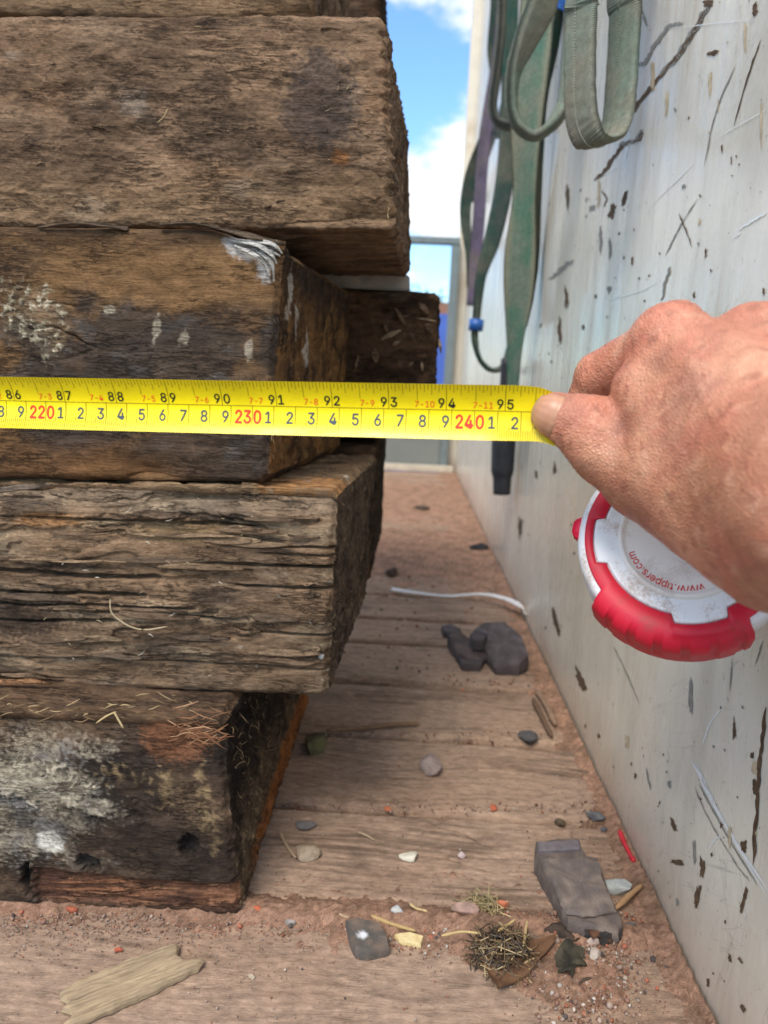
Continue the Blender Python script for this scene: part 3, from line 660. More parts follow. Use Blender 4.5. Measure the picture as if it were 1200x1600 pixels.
for q in ((909, 1066, 15, 44, 1, -.5), (1079, 1087, 10, 66, 2), (1147, 1137, 7, 38, 1), (981, 1159, 9, 24, 4), (937, 1150, 7, 10, 1), (994, 1212, 6, 12, 1), (1097, 1356, 13, 42, 1), (1090, 1400, 14, 58, 1, .15),
          (1059, 1347, 34, 10, 1, .1), (1053, 1290, 10, 30, 1, -.5), (1162, 1325, 14, 26, 1), (1178, 1231, 9, 34, 1), (1175, 1181, 9, 16, 1), (1162, 1406, 11, 46, 1, .3), (1140, 1497, 9, 18, 1), (1156, 1500, 7, 16, 1, -.5),
          (1106, 1537, 6, 18, 1), (1160, 1575, 9, 20, 1, -.5), (1046, 1225, 9, 14, 2), (1059, 1410, 7, 16, 2), (1085, 1330, 8, 40, 2), (1179, 13, 14, 26, 1), (1112, 83, 26, 12, 1), (1108, 5, 24, 18, 1), (1069, 291, 9, 10, 2),
          (976, 309, 11, 34, 1, .3), (957, 328, 15, 32, 1, .3), (888, 304, 9, 54, 1), (925, 325, 16, 12, 2), (952, 453, 9, 14, 2), (885, 464, 9, 40, 1), (875, 517, 9, 62, 1), (989, 408, 5, 20, 1), (1085, 461, 5, 14, 1),
          (1093, 347, 6, 14, 4), (1103, 395, 4, 22, 1), (1195, 456, 6, 18, 1), (931, 463, 5, 9, 1), (911, 512, 6, 10, 1), (939, 370, 8, 60, 2), (953, 390, 7, 40, 2), (813, 827, 8, 46, 1), (870, 973, 11, 50, 1, -.25),
          (867, 730, 8, 22, 1), (838, 742, 6, 16, 1), (905, 1052, 8, 34, 1, -.4), (1128, 232, 4, 16, 1), (1143, 250, 3, 14, 1), (1122, 165, 3, 24, 4), (1163, 60, 6, 60, 4), (1109, 130, 9, 60, 4), (1042, 160, 7, 60, 4),
          (1020, 120, 10, 60, 4), (935, 300, 7, 60, 4), (1190, 200, 5, 90, 4), (1140, 1310, 8, 40, 4), (1178, 1200, 14, 26, 4), (1127, 1290, 8, 12, 1), (1133, 1440, 5, 8, 1), (1112, 1335, 5, 8, 1)):
    chip(*q[:5], ang=q[5] if len(q) > 5 else 0.0)
for k in range(330):
    x_ = rng.uniform(800, 1200); ymax = 1600 if x_ > 1125 else 740+(x_-715)/.477
    y_ = rng.uniform(0, ymax-12)
    if y_ < 330 and rng.rand() < .4: continue
    sz = 1.5+3.2*rng.rand()**3; chip(x_, y_, sz, sz*rng.uniform(1.0, 2.2), rng.choice([1, 1, 1, 2, 4]), rng.uniform(-.4, .4))
for pts, wd, mi in ((((1109, 8), (1085, 48), (1061, 85), (1019, 133), (987, 176), (976, 197)), 5, 1), (((1107, 10), (1083, 50), (1059, 87), (1030, 118)), 7, 2), (((1069, 37), (1048, 40), (1024, 69), (1008, 96), (987, 107)), 5, 2),
                    (((1005, 203), (997, 219), (971, 229), (949, 261), (928, 283)), 5, 1), (((1005, 203), (990, 220), (965, 226)), 6, 2), (((1189, 60), (1165, 130), (1147, 197)), 2, 1), (((859, 437), (876, 424), (896, 405)), 6, 2),
                    (((1048, 416), (1041, 440), (1035, 470)), 4, 2), (((1197, 1105), (1188, 1180), (1182, 1260), (1176, 1352)), 5, 1), (((1081, 1187), (1104, 1235), (1140, 1300), (1200, 1392)), 3, 3),
                    (((1086, 1190), (1112, 1245), (1150, 1318), (1200, 1404)), 2, 3), (((1092, 1225), (1115, 1268), (1150, 1330), (1184, 1385)), 2, 2), (((1085, 1230), (1105, 1275), (1150, 1350), (1172, 1378)), 1.5, 2),
                    (((1152, 360), (1178, 345), (1200, 331)), 3, 3), (((1145, 372), (1160, 364)), 2, 3), (((1090, 310), (1060, 360), (1040, 400)), 1.6, 2), (((1150, 100), (1120, 170), (1100, 260)), 1.6, 2),
                    (((1105, 1330), (1120, 1310), (1128, 1308)), 2, 3), (((1010, 1200), (1018, 1235)), 3, 2), (((1097, 1168), (1110, 1130), (1135, 1100)), 2, 3), (((1180, 1040), (1192, 1000)), 2, 2),
                    (((1000, 10), (1010, 40), (1003, 25)), 2, 2), (((1145, 1030), (1140, 1080)), 2, 2),
                    (((960, 1010), (975, 1040), (1000, 1100)), 1.5, 2), (((950, 470), (1000, 455), (1030, 440)), 1.5, 3), (((1100, 560), (1140, 470)), 1.5, 3), (((1040, 45), (1180, 30)), 1.2, 3), (((1120, 215), (1200, 170)), 1.3, 3), (((1010, 330), (1090, 250)), 1.3, 3)):
    stroke(pts, wd, mi)
for k in range(8):
    x_ = rng.uniform(860, 1190); y_ = rng.uniform(40, 1500 if x_ > 1100 else 900); a_ = rng.choice([1.5, -.6, .9, 1.3])+rng.normal()*.2; l_ = rng.uniform(12, 60)
    if y_ > 740+(x_-715)/.477-70: continue
    stroke(((x_, y_), (x_+.5*l_*math.cos(a_)+rng.normal()*3, y_+.5*l_*math.sin(a_)), (x_+l_*math.cos(a_), y_+l_*math.sin(a_))), rng.uniform(.8, 1.8), rng.choice([2, 3, 3, 2, 1]))
Qall = np.vstack(aQ); Tall = np.vstack(aT)
me = npmesh('steel_sheet', np.vstack(aV), Qall, None, None, Tall)
so_ = link('steel_sheet', me, [m_paint, m_rust, m_graze, m_white, m_stain], panel, True)
me.polygons.foreach_set('material_index', np.concatenate(mats+tm).astype(np.int32))
m_galv = plain('grey_painted_steel', (112, 124, 126), .5, .5, .12, 30, 0)
# a lashing rail above, from which the slings hang, and the corner post at the far end
V1, Q1, T1 = tube_np([(PX-.03, .5, .93), (PX-.03, 2.6, .93)], .008, 12)
rail_o = link('lashing_rail', npmesh('lashing_rail', V1, Q1, None, None, T1), m_galv, panel, True)
for yy in (.55, 1.2, 1.9, 2.55):
    bm = bmesh.new(); add_box(bm, (PX-.034, yy-.006, .915), (PX+.004, yy+.006, .945), .001); bm_obj('rail_bracket', bm, m_galv, panel)
bm = bmesh.new(); add_box(bm, (PX-.035, 3.105, -.11), (PX+.06, 3.18, 1.95), .004)
bm_obj('corner_post', bm, m_paint, panel)

# ------------------------------------------------------------------ headboard at the far end
hb = empty('headboard', (-1.0, 3.09, 0)); tag(hb, 'grey steel frame closing the far end of the truck bed, open above a lower sheet', 'headboard')
HY = 3.06
xr = atY(707, 480, HY)[0]
ztop = atY(675, 371, HY)[2]
bm = bmesh.new(); add_box(bm, (BED_L, HY, ztop-.022), (xr+.016, HY+.04, ztop+.004), .003); bm_obj('top_rail', bm, m_galv, hb)
for xx in (xr, -.85, -1.6, BED_L+.03):
    bm = bmesh.new(); add_box(bm, (xx-.016, HY, -.02), (xx+.016, HY+.04, ztop-.0235), .003); bm_obj('post', bm, m_galv, hb)
m_hbp = plain('dull_grey_sheet', (122, 126, 122), .5, .4, .12, 6)
bm = bmesh.new(); add_box(bm, (BED_L+.05, HY+.008, .005), (xr-.017, HY+.03, .262), .002); bm_obj('lower_sheet', bm, m_hbp, hb)
bm = bmesh.new(); add_box(bm, (BED_L, HY-.045, .001), (PX-.012, HY-.002, .026), .003); bm_obj('sill', bm, plain('pale_sill', (196, 186, 168), .7, .3, .15, 30), hb)
# pale batten under the top sleeper
bm = bmesh.new(); add_box(bm, (-.55, .785, .4455), (-.006, .90, .4605), .0015)
tag(bm_obj('timber_batten', bm, plain('pale_batten_wood', (168, 158, 148), .8, .2, .25, 60, .0006)), 'thin pale grey batten wedged under the topmost front sleeper', 'batten')
bm = bmesh.new(); add_box(bm, (-.6, .56, .4375), (-.30, .70, .455), .002)
tag(bm_obj('timber_packer', bm, plain('packer_wood', (120, 100, 82), .85, .2, .25, 60, .0006)), 'short timber packer in the dark gap under the topmost front sleeper', 'packer')

# ------------------------------------------------------------------ beyond the truck
m_brick = plain('orange_brick', (176, 122, 88), .9, .2, .15, 3); m_roof = plain('brown_roof', (120, 84, 66), .9, .2, .15, 3); m_glass = plain('dark_window', (60, 70, 80), .15, .5)
m_wfr = plain('white_window_frame', (220, 220, 215), .5, .4)
hs = empty('brick_house', (2.0, 26, GZ)); tag(hs, 'small orange brick house far behind the truck, seen through the headboard frame', 'house')
bm = bmesh.new(); add_box(bm, (-3, 24, GZ), (7, 31, 1.9)); bm_obj('wall', bm, m_brick, hs)
bm = bmesh.new()
vs = [bm.verts.new(p) for p in ((-3.3, 23.7, 1.9), (7.3, 23.7, 1.9), (7.3, 31.3, 1.9), (-3.3, 31.3, 1.9), (-2.6, 27.5, 3.0), (6.6, 27.5, 3.0))]
for f in ((0, 1, 5, 4), (2, 3, 4, 5), (1, 2, 5), (3, 0, 4), (3, 2, 1, 0)): bm.faces.new([vs[i] for i in f])
bm_obj('roof', bm, m_roof, hs)
for xx in (-1.6, .6, 2.2, 4.5):
    bm = bmesh.new(); add_box(bm, (xx, 23.93, -.2), (xx+1.1, 23.998, 1.1)); wf = bm_obj('window', bm, m_wfr, hs)
    bm = bmesh.new(); add_box(bm, (xx+.08, 23.90, -.12), (xx+.51, 23.928, 1.02)); add_box(bm, (xx+.59, 23.90, -.12), (xx+1.02, 23.928, 1.02)); bm_obj('pane', bm, m_glass, wf)
m_blue = plain('blue_container_paint', (84, 112, 190), .45, .5, .08, 4)
sk = empty('blue_skip', (.2, 8, GZ)); tag(sk, 'bright blue steel skip standing behind the truck, seen beside the headboard post', 'skip')
bm = bmesh.new()
lo = [(-.5, 7.2), (2.2, 7.2), (2.2, 9.0), (-.5, 9.0)]; hi = [(-.15, 6.9), (2.6, 6.9), (2.6, 9.3), (-.15, 9.3)]; zt = .93
a = [bm.verts.new((x, y, GZ+.06)) for x, y in lo]; b_ = [bm.verts.new((x, y, zt)) for x, y in hi]
c_ = [bm.verts.new((x+(.05 if x < 1 else -.05), y+(.05 if y < 8 else -.05), zt)) for x, y in hi]; d_ = [bm.verts.new((x+(.05 if x < 1 else -.05), y+(.05 if y < 8 else -.05), GZ+.1)) for x, y in lo]
bm.faces.new(a[::-1]); bm.faces.new(d_)
for i in range(4):
    j = (i+1) % 4
    bm.faces.new((a[i], a[j], b_[j], b_[i])); bm.faces.new((b_[i], b_[j], c_[j], c_[i])); bm.faces.new((c_[i], c_[j], d_[j], d_[i]))
bm_obj('tub', bm, m_blue, sk)
for xx in (-.1, .55, 1.2, 1.85, 2.4):
    bm = bmesh.new(); add_box(bm, (xx, 6.83, GZ), (xx+.09, 7.0, zt-.03)); bm_obj('rib', bm, m_blue, sk)
M_leaf, t, b = newmat('tree_leaves')
a = N(t, 'ShaderNodeAttribute'); a.attribute_name = 'Col'; t.links.new(a.outputs[0], b.inputs['Base Color']); b.inputs['Roughness'].default_value = .7
m_bark = plain('bark', (80, 66, 52), .9, .2, .2, 5)
def tree(x, y, h, r, label, seed):
    rs = np.random.RandomState(seed)
    tr = empty('tree', (x, y, GZ)); tag(tr, label, 'tree', 'trees beyond the yard')
    acc = Acc()
    pth = catmull([(x, y, GZ), (x+.1, y, GZ+h*.3), (x-.05, y+.1, GZ+h*.62)], 6); V, Q, T = tube_np(pth, np.linspace(.16, .08, len(pth)), 8); acc.add(V, Q, T)
    tips = []
    for k in range(9):
        an = k*2.4; p = pth[-1-(k % 4)]; e = p+np.array([math.cos(an)*r*.7, math.sin(an)*r*.7, h*(.1+.2*rs.rand())])
        q = catmull([p, (p+e)/2+np.array([0, 0, .1]), e], 4); V, Q, T = tube_np(q, np.linspace(.06, .015, len(q)), 6); acc.add(V, Q, T); tips.append(e)
    link('trunk', acc.mesh('trunk'), m_bark, tr)
    tips.append(pth[-1]+np.array([0, 0, h*.25])); n = 2600
    c = np.array(tips)[rs.randint(0, len(tips), n)]+rs.normal(size=(n, 3))*np.array([r*.28, r*.28, h*.09])
    u = rs.normal(size=(n, 3)); u /= np.linalg.norm(u, axis=1)[:, None]; v_ = np.cross(u, rs.normal(size=(n, 3))); v_ /= np.linalg.norm(v_, axis=1)[:, None]
    s_ = .07+.06*rs.rand(n, 1)
    P = np.stack([c-u*s_, c+v_*s_*.5, c+u*s_, c-v_*s_*.5], 1).reshape(-1, 3)
    cc = np.repeat(np.array([.07, .10, .03])*(.6+.8*rs.rand(n, 1)), 4, 0)
    link('crown', npmesh('crown', P, np.arange(4*n).reshape(-1, 4), cc), M_leaf, tr)
tree(.15, 34, 5.2, 1.5, 'small green tree whose top just shows above the second row sleeper end', 1)
tree(1.05, 36, 4.9, 1.2, 'small rounded tree farther right behind the headboard post', 2)
tree(-3.6, 38, 5.6, 1.9, 'broad green tree behind the pile of sleepers', 5)

# ------------------------------------------------------------------ lifting slings
def web_mat(name, rgb, rgb2, ribs=420, rough=.85, edge=0):
    m, t, b = newmat(name)
    uv = N(t, 'ShaderNodeUVMap'); uv.uv_map = 'UVMap'
    wv = N(t, 'ShaderNodeTexWave', wave_type='BANDS', bands_direction='Y'); wv.inputs['Scale'].default_value = ribs/2.2; wv.inputs['Distortion'].default_value = .6; wv.inputs['Detail'].default_value = 2
    t.links.new(uv.outputs[0], wv.inputs[0])
    wx = N(t, 'ShaderNodeTexWave', wave_type='BANDS', bands_direction='X'); wx.inputs['Scale'].default_value = ribs/12; wx.inputs['Distortion'].default_value = 1.0
    t.links.new(uv.outputs[0], wx.inputs[0])
    v = objco(t); n1 = noisen(t, v, 22, 6, .65); n2 = noisen(t, v, 260, 4, .6)
    c = mixc(t, ramp(t, n1, [(.36, 0.0), (.62, 1.0)]), tuple(s2l(rgb)), tuple(s2l(rgb2)))
    h = mathn(t, 'ADD', mathn(t, 'MULTIPLY', wv.outputs[1], .8), mathn(t, 'MULTIPLY', wx.outputs[1], .12))
    ux = N(t, 'ShaderNodeSeparateXYZ'); t.links.new(uv.outputs[0], ux.inputs[0])
    if edge: c = mixc(t, ramp(t, mathn(t, 'ABSOLUTE', ux.outputs[0]), [(edge*.92, 0.0), (edge, .75)]), c, tuple(s2l([150, 146, 124])))
    c = mixc(t, ramp(t, noisen(t, v, 9, 6, .7), [(.45, 0.0), (.70, .6)]), c, tuple(s2l([142, 134, 116])))
    c = mixc(t, 1.0, c, ramp(t, h, [(.0, .74), (.9, 1.14)]), 'MULTIPLY')
    c = mixc(t, 1.0, c, ramp(t, n2, [(.3, .8), (.7, 1.2)]), 'MULTIPLY')
    t.links.new(c, b.inputs['Base Color']); b.inputs['Roughness'].default_value = rough; b.inputs['Specular IOR Level'].default_value = .25
    bump(t, b, h, .0005)
    return m
M_web = web_mat('faded_green_webbing', (122, 142, 128), (138, 136, 122))
M_webg = web_mat('green_webbing', (64, 116, 96), (112, 126, 114), edge=.0165)
M_webd = web_mat('dark_green_webbing', (44, 84, 74), (74, 84, 80))
M_webp = web_mat('purple_webbing', (122, 108, 138), (98, 92, 110))
M_webgr = web_mat('soiled_grey_webbing', (110, 108, 98), (88, 92, 86))
m_thread = plain('pale_thread', (196, 200, 186), .8, .2)
m_bluep = plain('blue_plastic', (38, 92, 168), .4, .5)
def strap_mesh(name, path, wvec, th, n=14, fold=0.0):
    """webbing: rounded flat section swept along path; wvec = full width vector(s)"""
    P = catmull(path, n); m_ = len(P)
    Wv = catmull(wvec, n) if np.ndim(wvec) == 2 else np.tile(np.asarray(wvec, float), (m_, 1))
    T = np.gradient(P, axis=0); T /= np.linalg.norm(T, axis=1)[:, None]+1e-12
    wl = np.linalg.norm(Wv, axis=1)
    Wv = Wv-T*(Wv*T).sum(1)[:, None]; Wv *= (wl/(np.linalg.norm(Wv, axis=1)+1e-9))[:, None]
    Nn = np.cross(T, Wv); Nn /= np.linalg.norm(Nn, axis=1)[:, None]+1e-12
    a = np.linspace(-.5, .5, 13)
    prof = [(q, .5*math.sqrt(max(0, 1-(abs(q)*2)**8))) for q in a]+[(q, -.5*math.sqrt(max(0, 1-(abs(q)*2)**8))) for q in a[::-1]]
    A = np.array([p[0] for p in prof]); B = np.array([p[1] for p in prof])
    wob = .0006*pn(np.arange(m_)[:, None]*.31, A[None, :]*2, 0, 433)
    bend = fold*(4*A**2-.5)
    V = P[:, None, :]+Wv[:, None, :]*A[None, :, None]+Nn[:, None, :]*(B[None, :, None]*th+(wob+bend[None, :]*wl[:, None])[..., None])
    k = len(prof); L = np.concatenate([[0], np.cumsum(np.linalg.norm(np.diff(P, axis=0), axis=1))])
    uv = np.stack([np.broadcast_to(A[None, :]*wl[:, None], (m_, k)), np.broadcast_to(L[:, None], (m_, k))], -1).reshape(-1, 2)
    Q = gridq(m_, k, True); caps = np.array([[i, i+1, k-2-i, k-1-i] for i in range(k//2-1)])
    Q = np.vstack([Q, caps[:, ::-1], caps+(m_-1)*k])
    return npmesh(name, V.reshape(-1, 3), Q, None, uv), P, Wv, Nn
def sling(label, parts, cat='lifting sling'):
    """parts: (part name, path, width vector, thickness, material, fold)"""
    p0 = np.mean(parts[0][1], axis=0); root = empty('lifting_sling', p0); tag(root, label, cat, 'lifting slings hanging against the side panel')
    for nm, path, wv, th, mt, fo in parts:
        me, P, W, Nn = strap_mesh(nm, path, wv, th, 14, fo); o = link(nm, me, mt, root, True)
        if nm == 'eye_loop':
            acc = Acc(); Lc = 0
            for i in range(2, len(P)-2, 1):
                for side in (.08,):
                    q = P[i]+W[i]*side; s_ = Nn[i]*(-th*.55)
                    d = (P[i+1]-P[i])*.22
                    V, Q, T = tube_np([q+s_-d, q+s_*1.15, q+s_+d], [.0003, .0006, .0003], 5); acc.add(V, Q, T)
                    V, Q, T = tube_np([q-s_-d, q-s_*1.15, q-s_+d], [.0003, .0006, .0003], 5); acc.add(V, Q, T)
            link('stitching', acc.mesh('stitching'), m_thread, o)
    return root
def XP(l): return [atX(a, b_, x_) for a, b_, x_ in l]
def YP(l): return [atY(a, b_, y_) for a, b_, y_ in l]
hookA = (PX-.03, .72, .93)
# nearest eye: the U hangs across the view, its width runs away from the lens
wA = np.array([-.020, .030, .0])
ca = YP([(912, -60, .69), (908, 20, .69), (906, 90, .69), (906, 150, .69), (911, 194, .69), (926, 220, .69), (948, 218, .70), (963, 192, .71), (969, 150, .715), (973, 90, .72), (977, 20, .72), (979, -60, .72)])
sling('nearest faded green sling eye, a broad U shaped loop with a worn grey bottom', [('eye_loop', [np.array(hookA)+[-.035, 0, 0]]+ca+[np.array(hookA)+[.012, 0, .0]], wA, .0060, M_web, .0)])
# rolled eye of the second sling
cb = YP([(880, -120, .95), (862, -40, .95), (846, 10, .95), (822, 62, .95), (803, 110, .95), (799, 160, .95), (808, 195, .95), (830, 212, .95), (852, 205, .95), (872, 182, .95), (886, 150, .96), (896, 80, .97), (900, -60, .98)])
wB = [np.array(q) for q in ([.034, .03, .006], [.034, .03, .006], [.034, .024, .008], [.026, .02, .008], [.012, .022, .002], [.008, .02, 0], [.008, .02, 0], [0, .02, .006], [0, .02, .004], [-.006, .02, .006], [-.01, .02, 0], [-.02, .02, 0], [-.02, .02, 0])]
sling('rolled green sling eye hanging in a rounded hook shape left of the nearest loop', [('sleeve', cb, wB, .0125, M_web, .0)])
# the long broad strap
cc = YP([(852, -150, 1.2), (842, -20, 1.2), (834, 80, 1.2), (823, 190, 1.2), (820, 300, 1.2), (813, 400, 1.2), (810, 470, 1.2), (805, 540, 1.2), (800, 640, 1.2)])
wC = [np.array(q) for q in ([.046, -.012, 0], [.046, -.012, 0], [.048, -.014, .0], [.044, -.016, 0], [.032, -.02, 0], [.046, -.012, 0], [.040, -.014, 0], [.022, -.02, 0], [.012, -.022, 0])]
cc2 = YP([(884, -120, 1.22), (878, -20, 1.22), (868, 60, 1.22), (848, 160, 1.23), (840, 300, 1.24), (836, 400, 1.25), (828, 460, 1.25), (818, 505, 1.24)])
sling('long broad green strap hanging straight down behind the rolled eye, brightest near its foot',
      [('strap', cc, wC, .0040, M_webg, .10), ('return_strap', cc2, np.array([.016, .026, 0]), .0036, M_webd, .05)])
cd = YP([(800, -100, 1.55), (797, 40, 1.55), (794, 180, 1.55), (788, 285, 1.55), (770, 372, 1.55), (752, 430, 1.55), (744, 500, 1.55), (742, 530, 1.55), (750, 562, 1.55), (768, 578, 1.55), (786, 572, 1.55), (798, 540, 1.56)])
wD = [np.array(q) for q in ([.03, .01, 0], [.03, .01, 0], [.03, .01, 0], [.034, -.0, 0], [.032, .0, .004], [.022, .008, 0], [.012, .016, 0], [.010, .012, 0], [.0, .014, .006], [0, .014, .004], [-.004, .014, .004], [-.008, .014, 0])]
sr = sling('narrow dark green sling with a blue band above its small closed foot loop', [('strap', cd, wD, .009, M_webd, .0)])
V1, Q1, T1 = tube_np([atY(745, 499, 1.55), atY(743, 517, 1.55)], .0145, 14); link('blue_band', npmesh('blue_band', V1, Q1, None, None, T1), m_bluep, sr, True)
ce = YP([(778, -120, 2.0), (775, 10, 2.0), (769, 80, 2.0), (772, 140, 2.0), (762, 200, 2.0), (740, 262, 2.0), (729, 305, 2.0), (727, 345, 2.0), (733, 400, 2.0), (733, 450, 2.0)])
wE = [np.array(q) for q in ([.03, .02, 0], [.03, .02, 0], [.026, .02, 0], [.018, .03, 0], [.026, .03, 0], [.032, .02, 0], [.03, .02, 0], [.028, .02, 0], [.02, .03, 0], [.012, .03, 0])]
sling('farthest green strap that bulges out towards the gap of sky', [('strap', ce, wE, .006, M_webd, .05)])
cp = YP([(792, -120, 1.9), (786, 0, 1.9), (778, 90, 1.9), (760, 200, 1.9), (752, 270, 1.9), (748, 340, 1.9), (742, 410, 1.9), (738, 478, 1.9)])
sling('faded purple strap hanging between the green slings', [('strap', cp, np.array([.030, .014, 0]), .006, M_webp, .05)])
cg = YP([(785, -80, 1.4), (783, 40, 1.4), (776, 110, 1.4), (770, 160, 1.4), (774, 186, 1.4), (790, 196, 1.4), (806, 190, 1.4), (814, 150, 1.41), (820, 20, 1.42), (824, -80, 1.42)])
sling('small soiled grey brown loop showing at the left of the rolled eye', [('loop', cg, np.array([.006, .024, 0]), .014, M_webgr, 0)])
tg = YP([(884, -30, .9), (881, 0, .9), (878, 16, .9)])
tgo = link('tag', strap_mesh('tag', tg, np.array([.012, .004, 0]), .002)[0], m_bluep); tgo.name = 'identification_tag'
tag(tgo, 'small blue plastic tag at the upper edge between the two sling eyes', 'tag')
# black rubber boot hanging low behind the tape
rb = YP([(792, 560, 1.35), (789, 640, 1.35), (787, 690, 1.35), (785, 735, 1.35), (784, 772, 1.35)])
Pb = catmull(rb, 8); rr_ = np.interp(np.linspace(0, 1, len(Pb)), [0, .3, .45, .5, .8, .82, 1], [.010, .011, .019, .021, .020, .0165, .0155])
V1, Q1, T1 = tube_np(Pb, rr_, 16); bo = link('rubber_boot', npmesh('rubber_boot', V1, Q1, None, None, T1), plain('black_rubber', (54, 56, 62), .55, .4, .2, 80), None, True)
bo.name = 'sling_end_boot'
tag(bo, 'black rubber end boot hanging low beside the panel, just under the tape', 'rubber boot')

# ------------------------------------------------------------------ tape measure
FONT = None
try:                                            # Blender's own bundled interface font, closest to the tape's plain numerals
    import os
    FONT = bpy.data.fonts.load(os.path.join(bpy.utils.system_resource('DATAFILES'), 'fonts', 'Inter.woff2'))
except Exception:
    FONT = None
_gly = {}
def glyph(txt, bold=0.0):
    """vertices (n,2) scaled so that a digit is 1 high, faces, and width, from Blender's own font"""
    k = (txt, bold)
    if k in _gly: return _gly[k]
    def raw(s):
        cu = bpy.data.curves.new('glyph_curve', 'FONT'); cu.body = s
        if FONT: cu.font = FONT
        cu.size = 1.0; cu.resolution_u = 4
        ob = bpy.data.objects.new('glyph_tmp', cu); COL.objects.link(ob)
        bpy.context.view_layer.update()
        dg = bpy.context.evaluated_depsgraph_get()
        me = bpy.data.meshes.new_from_object(ob.evaluated_get(dg))
        b = bmesh.new(); b.from_mesh(me); bmesh.ops.triangulate(b, faces=b.faces[:]); b.verts.index_update()
        v = np.array([p.co[:2] for p in b.verts]); f = np.array([[q.index for q in fc.verts] for fc in b.faces])
        b.free(); bpy.data.objects.remove(ob); bpy.data.curves.remove(cu); bpy.data.meshes.remove(me)
        return v, f
    v8, _ = raw('8'); h = v8[:, 1].max()-v8[:, 1].min(); y0 = v8[:, 1].min()
    v, f = raw(txt); v = (v-np.array([v[:, 0].min(), y0]))/h
    _gly[k] = (v, f, v[:, 0].max()); return _gly[k]

TW = .0250
TA, TB = atY(0, 628, .3620), atY(850, 646, .3370)
def tape_frame(s):
    """centre, direction along, direction across (up), normal away from the lens, at tape position s in cm"""
    s = np.asarray(s, float); q = (s-217.83)/(242.95-217.83)
    X = TA[0]+(TB[0]-TA[0])*q; Y = TA[1]+(TB[1]-TA[1])*q; Z = TA[2]+(TB[2]-TA[2])*q
    over = np.clip(s-242.7, 0, 9)
    Y = Y+.0011*over**1.6; Z = Z-.0026*over**1.35
    sagl = np.clip(217-s, 0, 400); Z = Z-.0000006*sagl**2.2
    ang = -np.radians(6)+np.radians(11)*np.clip(over, 0, 6)*1.1
    C_ = np.stack([X, Y, Z], -1)
    al = TB-TA; al /= np.linalg.norm(al)
    up0 = np.array([0, 0, 1.])-al*al[2]; up0 /= np.linalg.norm(up0); no0 = np.cross(al, up0); no0 = no0 if no0[1] > 0 else -no0
    ca, sa = np.cos(ang)[..., None], np.sin(ang)[..., None]
    up = up0*ca+no0*sa; no = no0*ca-up0*sa
    return C_, al, up, no
def tapeP(s, m, lift=0.0):
    """s in cm along, m in mm from the upper edge"""
    s = np.asarray(s, float); m = np.asarray(m, float)
    C_, al, up, no = tape_frame(s)
    t_ = (.5-m/25.0); a_ = 1-(2*t_)**2
    flat = 1-.75*np.clip((s-240.5)/4, 0, 1)
    edge = .0016*np.clip((s-241.6)/1.6, 0, 1)**2*np.clip(t_*2, 0, 1)**2
    return C_+up*((t_*TW*.965-edge))[..., None]+no*((.0044*flat*a_)-.0022*flat-lift)[..., None]
tm_root = empty('tape_measure', atY(1070, 846, .345)); tag(tm_root, 'round red and white tape measure with its yellow blade pulled out across the picture', 'tape measure')
m_yel = plain('yellow_tape_enamel', (250, 222, 8), .26, .5, .10, 55)
m_ink = plain('black_ink', (38, 40, 30), .5, .3); m_blueink = plain('slate_ink', (74, 86, 92), .5, .3); m_redink = plain('red_ink', (236, 62, 36), .5, .3); m_tick = plain('tick_ink', (92, 88, 14), .5, .3)
t_ = m_yel.node_tree; b_y = [n for n in t_.nodes if n.type == 'BSDF_PRINCIPLED'][0]
vy = objco(t_); sp_ = ramp(t_, noisen(t_, vy, 420, 5, .7), [(.66, 0.0), (.72, .55)]); sm_ = ramp(t_, noisen(t_, objco(t_, (.3, 1, 1)), 60, 6, .7), [(.56, 0.0), (.75, .35)])
old = b_y.inputs['Base Color'].links[0].from_socket
t_.links.new(mixc(t_, sp_, mixc(t_, sm_, old, tuple(s2l([206, 178, 40]))), tuple(s2l([120, 96, 44]))), b_y.inputs['Base Color'])
t_.links.new(ramp(t_, noisen(t_, objco(t_, (.2, 1, 1)), 120, 5, .7), [(.35, .20), (.7, .42)]), b_y.inputs['Roughness'])
m_tapeback = m_yel
tV = []; tF = []; tMi = []; tn = 0
def tput(P, tri, mi):
    global tn
    tV.append(P); tF.append(np.asarray(tri)+tn); tMi.append(np.full(len(tri), mi)); tn += len(P)
ss = np.concatenate([np.linspace(120, 205, 30)[:-1], np.linspace(205, 252, 240)]); mm_ = np.linspace(0, 25, 25)
S_, Mg = np.meshgrid(ss, mm_, indexing='ij')
def q2t(q): return np.vstack([q[:, [0, 1, 2]], q[:, [0, 2, 3]]])
Pf = tapeP(S_, Mg).reshape(-1, 3); Pb_ = tapeP(S_, Mg, -.00025).reshape(-1, 3); gq = gridq(len(ss), len(mm_))
tput(Pf, q2t(gq), 0); tput(Pb_, q2t(gq[:, ::-1]), 0)
n_, k_ = len(ss), len(mm_)
for row in (0, k_-1):
    ix = np.arange(n_)*k_+row; i = np.arange(n_-1); tput(np.vstack([Pf[ix], Pb_[ix]]), q2t(np.stack([i, i+1, n_+i+1, n_+i], -1)), 0)
LIFT = .00016
def tline(s0, m0, s1, m1, wd, mi, n=7):
    """a printed stroke from (s0,m0) to (s1,m1), wd in mm"""
    q = np.linspace(0, 1, n); s = s0+(s1-s0)*q; m = m0+(m1-m0)*q
    ds, dm = (s1-s0)*10, (m1-m0); L_ = math.hypot(ds, dm); ns, nm = -dm/L_*wd*.05, ds/L_*wd*.5
    P = np.vstack([tapeP(s+ns, m+nm, LIFT), tapeP(s-ns, m-nm, LIFT)])
    i = np.arange(n-1); tput(P, q2t(np.stack([i, i+1, n+i+1, n+i], -1)), mi)
